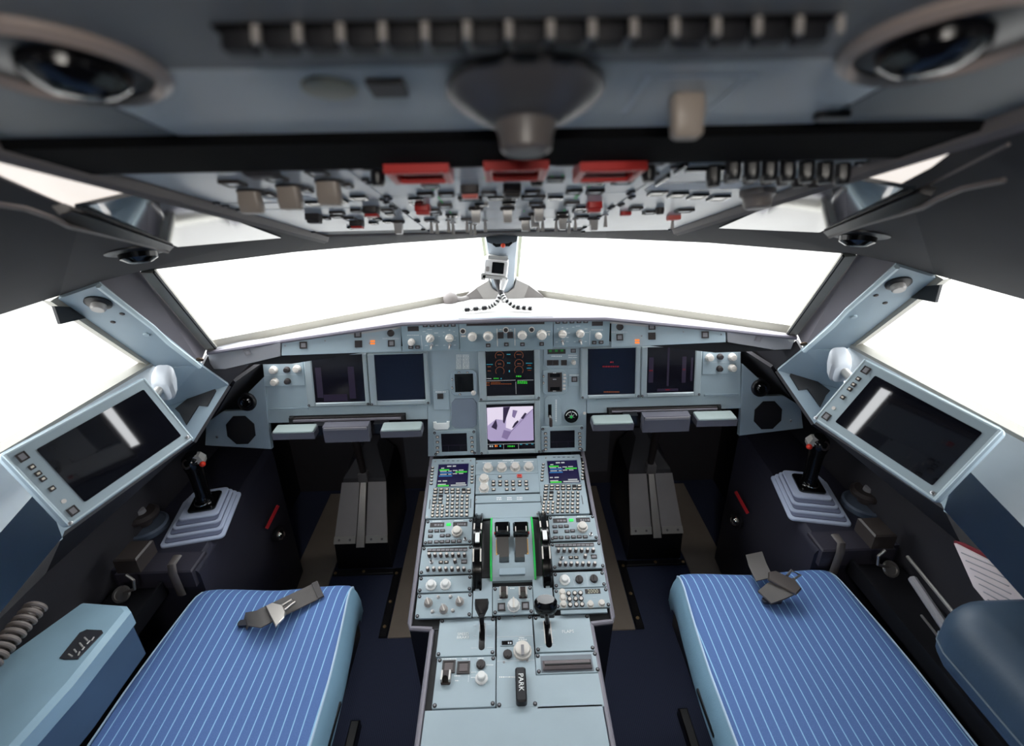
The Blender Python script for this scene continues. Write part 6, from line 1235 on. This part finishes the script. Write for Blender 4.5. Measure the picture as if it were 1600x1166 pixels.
e0 = sp(s1(868,765)); w0 = (sp(s1(858,738))-sp(s1(885,800)))*.5; m0 = sp(s1(715,838),zs+.008); m1_ = sp(s1(630,880),zs+.022); n0 = sp(s1(560,892), zs+.004)
bl = st.part('crotch_belt', ribbon([e0,m0,m1_,m1_+Vector((-.012,-.004,-.004)),n0,n0+Vector((-.01,0,-.02))],[w0,w0,w0,w0,w0*.8,w0*.6]), STRAP)
st.part('belt_end', ribbon([e0+Vector((.002,.001,.001)), e0.lerp(m0,.14)+Vector((0,0,.001))],[w0*1.02,w0*1.02],.005), mat('dark_belt_end',(70,66,66),.7), bl)
dr = (e0-m1_).normalized(); wv = Vector((-dr.y,dr.x,0)); bc_ = sp(s1(680,868),zs+.026)
st.part('buckle', MB().prism([(bc_.x+dr.x*a_+wv.x*b_, bc_.y+dr.y*a_+wv.y*b_) for a_, b_ in ((-.014,-.040),(.010,-.030),(.020,-.018),(.022,.010),(.006,.036),(-.012,.038))], bc_.z, bc_.z+.007, ch=.002), STEEL, bl)
st.part('buckle_loop', MB().tube([bc_+dr*.018+wv*.012+Vector((0,0,.005)), bc_+dr*.046+wv*.016+Vector((0,0,.005)), bc_+dr*.050+wv*.004+Vector((0,0,.005)), bc_+dr*.020-wv*.006+Vector((0,0,.005))], .0035, 8), STEEL, bl)
e0 = sp(s2(645,612),zs-.03); e1__ = sp(s2(660,660),zs+.002); a0 = sp(s2(690,722),zs+.012); a1__ = sp(s2(770,760),zs+.026); wv0 = (sp(s2(700,622))-sp(s2(615,640)))*.42; ux = (sp(s2(740,725))-sp(s2(672,760)))*.5
br = sr.part('crotch_belt', ribbon([e0,e1__,a0],[wv0,wv0,wv0*.95]), STRAP); dd_ = sp(s2(790,745))-sp(s2(700,790)); wq = Vector((dd_.y,-dd_.x,0)).normalized()*.026
sr.part('belt_loop', ribbon([sp(s2(690,800),zs), sp(s2(735,775),zs+.018), sp(s2(785,752),zs+.026)],[wq*.8,wq,wq*1.0],.005), STRAP, br)
bc_ = sp(s2(772,735),zs+.030); dr = Vector((.55,-.5,0)).normalized(); wv = Vector((-dr.y,dr.x,0))
sr.part('buckle', MB().prism([(bc_.x+dr.x*a_+wv.x*b_, bc_.y+dr.y*a_+wv.y*b_) for a_, b_ in ((-.034,-.020),(.034,-.022),(.040,.004),(.020,.024),(-.026,.022),(-.040,.006))], bc_.z, bc_.z+.007, ch=.002), mat('dark_steel_buckle',(120,112,108),.3,.8), br)
q = sp(s2(822,700),zs+.034); sr.part('buckle_loop', MB().tube([q+wv*-.02, q+wv*.006+dr*.010, q+wv*.008+dr*-.012, q+wv*-.018+dr*-.016], .0035, 8), STEEL, br)
c = sp(s2(722,808), zs-.006); sr.part('belt_slot', MB().rbox(c.x,c.y,.05,.016,zs-.012,zs-.004,.006), NAVY); c = sp(s1(550,905), zs-.006); st.part('belt_slot', MB().rbox(c.x,c.y,.035,.016,zs-.012,zs-.004,.006), NAVY)

# armrests
ZA = .76
pA = [P(*q, Z=ZA) for q in ((128,938),(196,943),(203,952),(112,1066),(0,1190),(-160,1190),(0,1029))]
t = Thing('armrest', 'pale blue box armrest with metal plate at the lower left beside the left seat', 'armrest', WORLD, pA[3])
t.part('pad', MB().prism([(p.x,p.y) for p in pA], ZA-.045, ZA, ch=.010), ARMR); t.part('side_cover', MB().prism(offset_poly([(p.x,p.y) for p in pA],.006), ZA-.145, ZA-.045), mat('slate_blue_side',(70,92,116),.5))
pq_ = [P(*aL_(*q), Z=ZA+.001) for q in ((372,1000),(400,1008),(490,1006),(648,840),(640,824),(545,820),(500,840))]
pl_ = t.part('name_plate', MB().prism([(p.x,p.y) for p in pq_], ZA-.001, ZA+.002, ch=.0005), mat('dark_metal_plate',(84,84,90),.25,.6))
b = MB()
for (x0,y0),(x1,y1) in (((430,975),(455,990)),((465,945),(480,965)),((500,905),(520,930)),((530,870),(552,892)),((490,985),(500,960)),((515,950),(530,930)),((545,912),(565,890)),((575,890),(590,868))):
    p0, p1_ = P(*aL_(x0,y0),Z=ZA+.002), P(*aL_(x1,y1),Z=ZA+.002); b.tube([p0,p1_], .0016, 6)
t.part('lettering', b, SILV, pl_)
t = Thing('folded_armrest', 'dark teal rounded armrest at the lower right corner beside the right seat', 'armrest', WORLD, (.9,.5,.7))
b = MB(); rings = []
c0 = P(1560,1015,t=.86)
for i in range(9):
    a_ = i/8*pi/2; 
    k_ = [.55,.8,.93,1,1,1,1,1,1][i]; y = [c0.y+.075,c0.y+.068,c0.y+.055,c0.y+.03,c0.y,c0.y-.08,c0.y-.16,c0.y-.24,c0.y-.30][i]
    rings.append([Vector((c0.x+.055+x*k_, y, c0.z-.03+z*k_)) for x, z in rrect(0,0,.22,.16,.06,5)])
t.part('pad', b.loft(rings), TEAL); t.part('seam', MB().tube([r_[18]+Vector((0,0,.001)) for r_ in rings[1:]], .002, 6), mat('teal_seam',(90,104,116),.5))
# papers, hose, rails
X_ = .985
pp_ = [P(*aR_(*q), X=X_) for q in ((716,335),(1128,545),(1128,760),(960,745),(830,590))]; 
t = Thing('stowed_papers', 'stack of pinkish printed papers tucked in the right side pocket', 'papers', WORLD, pp_[0]); t.part('sheet', MB().slab(pp_, .006), PAPER)
p2_ = [P(*aR_(*q), X=X_+.012) for q in ((716,320),(760,330),(1128,505),(1128,560),(716,345))]; t.part('cover_edge', MB().slab(p2_, .004), mat('dark_red_cover',(120,40,50),.6)); b = MB()
for i in range(7):
    y = 390+i*46; a_, c_ = P(*aR_(760+i*26,y), X=X_-.009), P(*aR_(1010+i*14,y+105), X=X_-.009); b.tube([a_,c_], .0012, 5)
t.part('printed_lines', b, GREYP); p3_ = [P(*aR_(*q), X=X_-.010) for q in ((1030,540),(1128,600),(1128,650),(1085,610))]; t.part('red_print', MB().slab(p3_, .002), RED)
b = MB(); p0, p1_ = P(60,944,X=-1.0), P(-20,1040,X=-1.0); ax = (p1_-p0); L = ax.length; ax.normalize(); e1v = ax.cross(Vector((0,0,1))).normalized(); e2v = ax.cross(e1v); pts = []
for i in range(181): a_ = i/180*2*pi*9; pts.append(p0+ax*(L*i/180)+e1v*.017*cos(a_)+e2v*.017*sin(a_))
solo('coiled_hose', b.tube(pts, .0046, 8), mat('warm_grey_coil',(128,118,112),.5), 'coiled grey hose hanging at the left edge beside the armrest', 'hose', WORLD, p0)
for (qa, qb, m_, r_, lab) in (((1418,870),(1508,980),STEEL,.004,'thin bright metal rail low on the right beside the seat'),((1426,905),(1490,1000),GREYP,.010,'thick grey rail low on the right beside the seat'),((1440,962),(1487,1022),STEEL,.003,'short thin metal rod low on the right beside the seat')):
    solo('side_rail_bar', MB().tube([P(*qa,X=.96), P(*qb,X=.93)], r_, 8), m_, lab, 'rail', WORLD, P(*qa,X=.96))
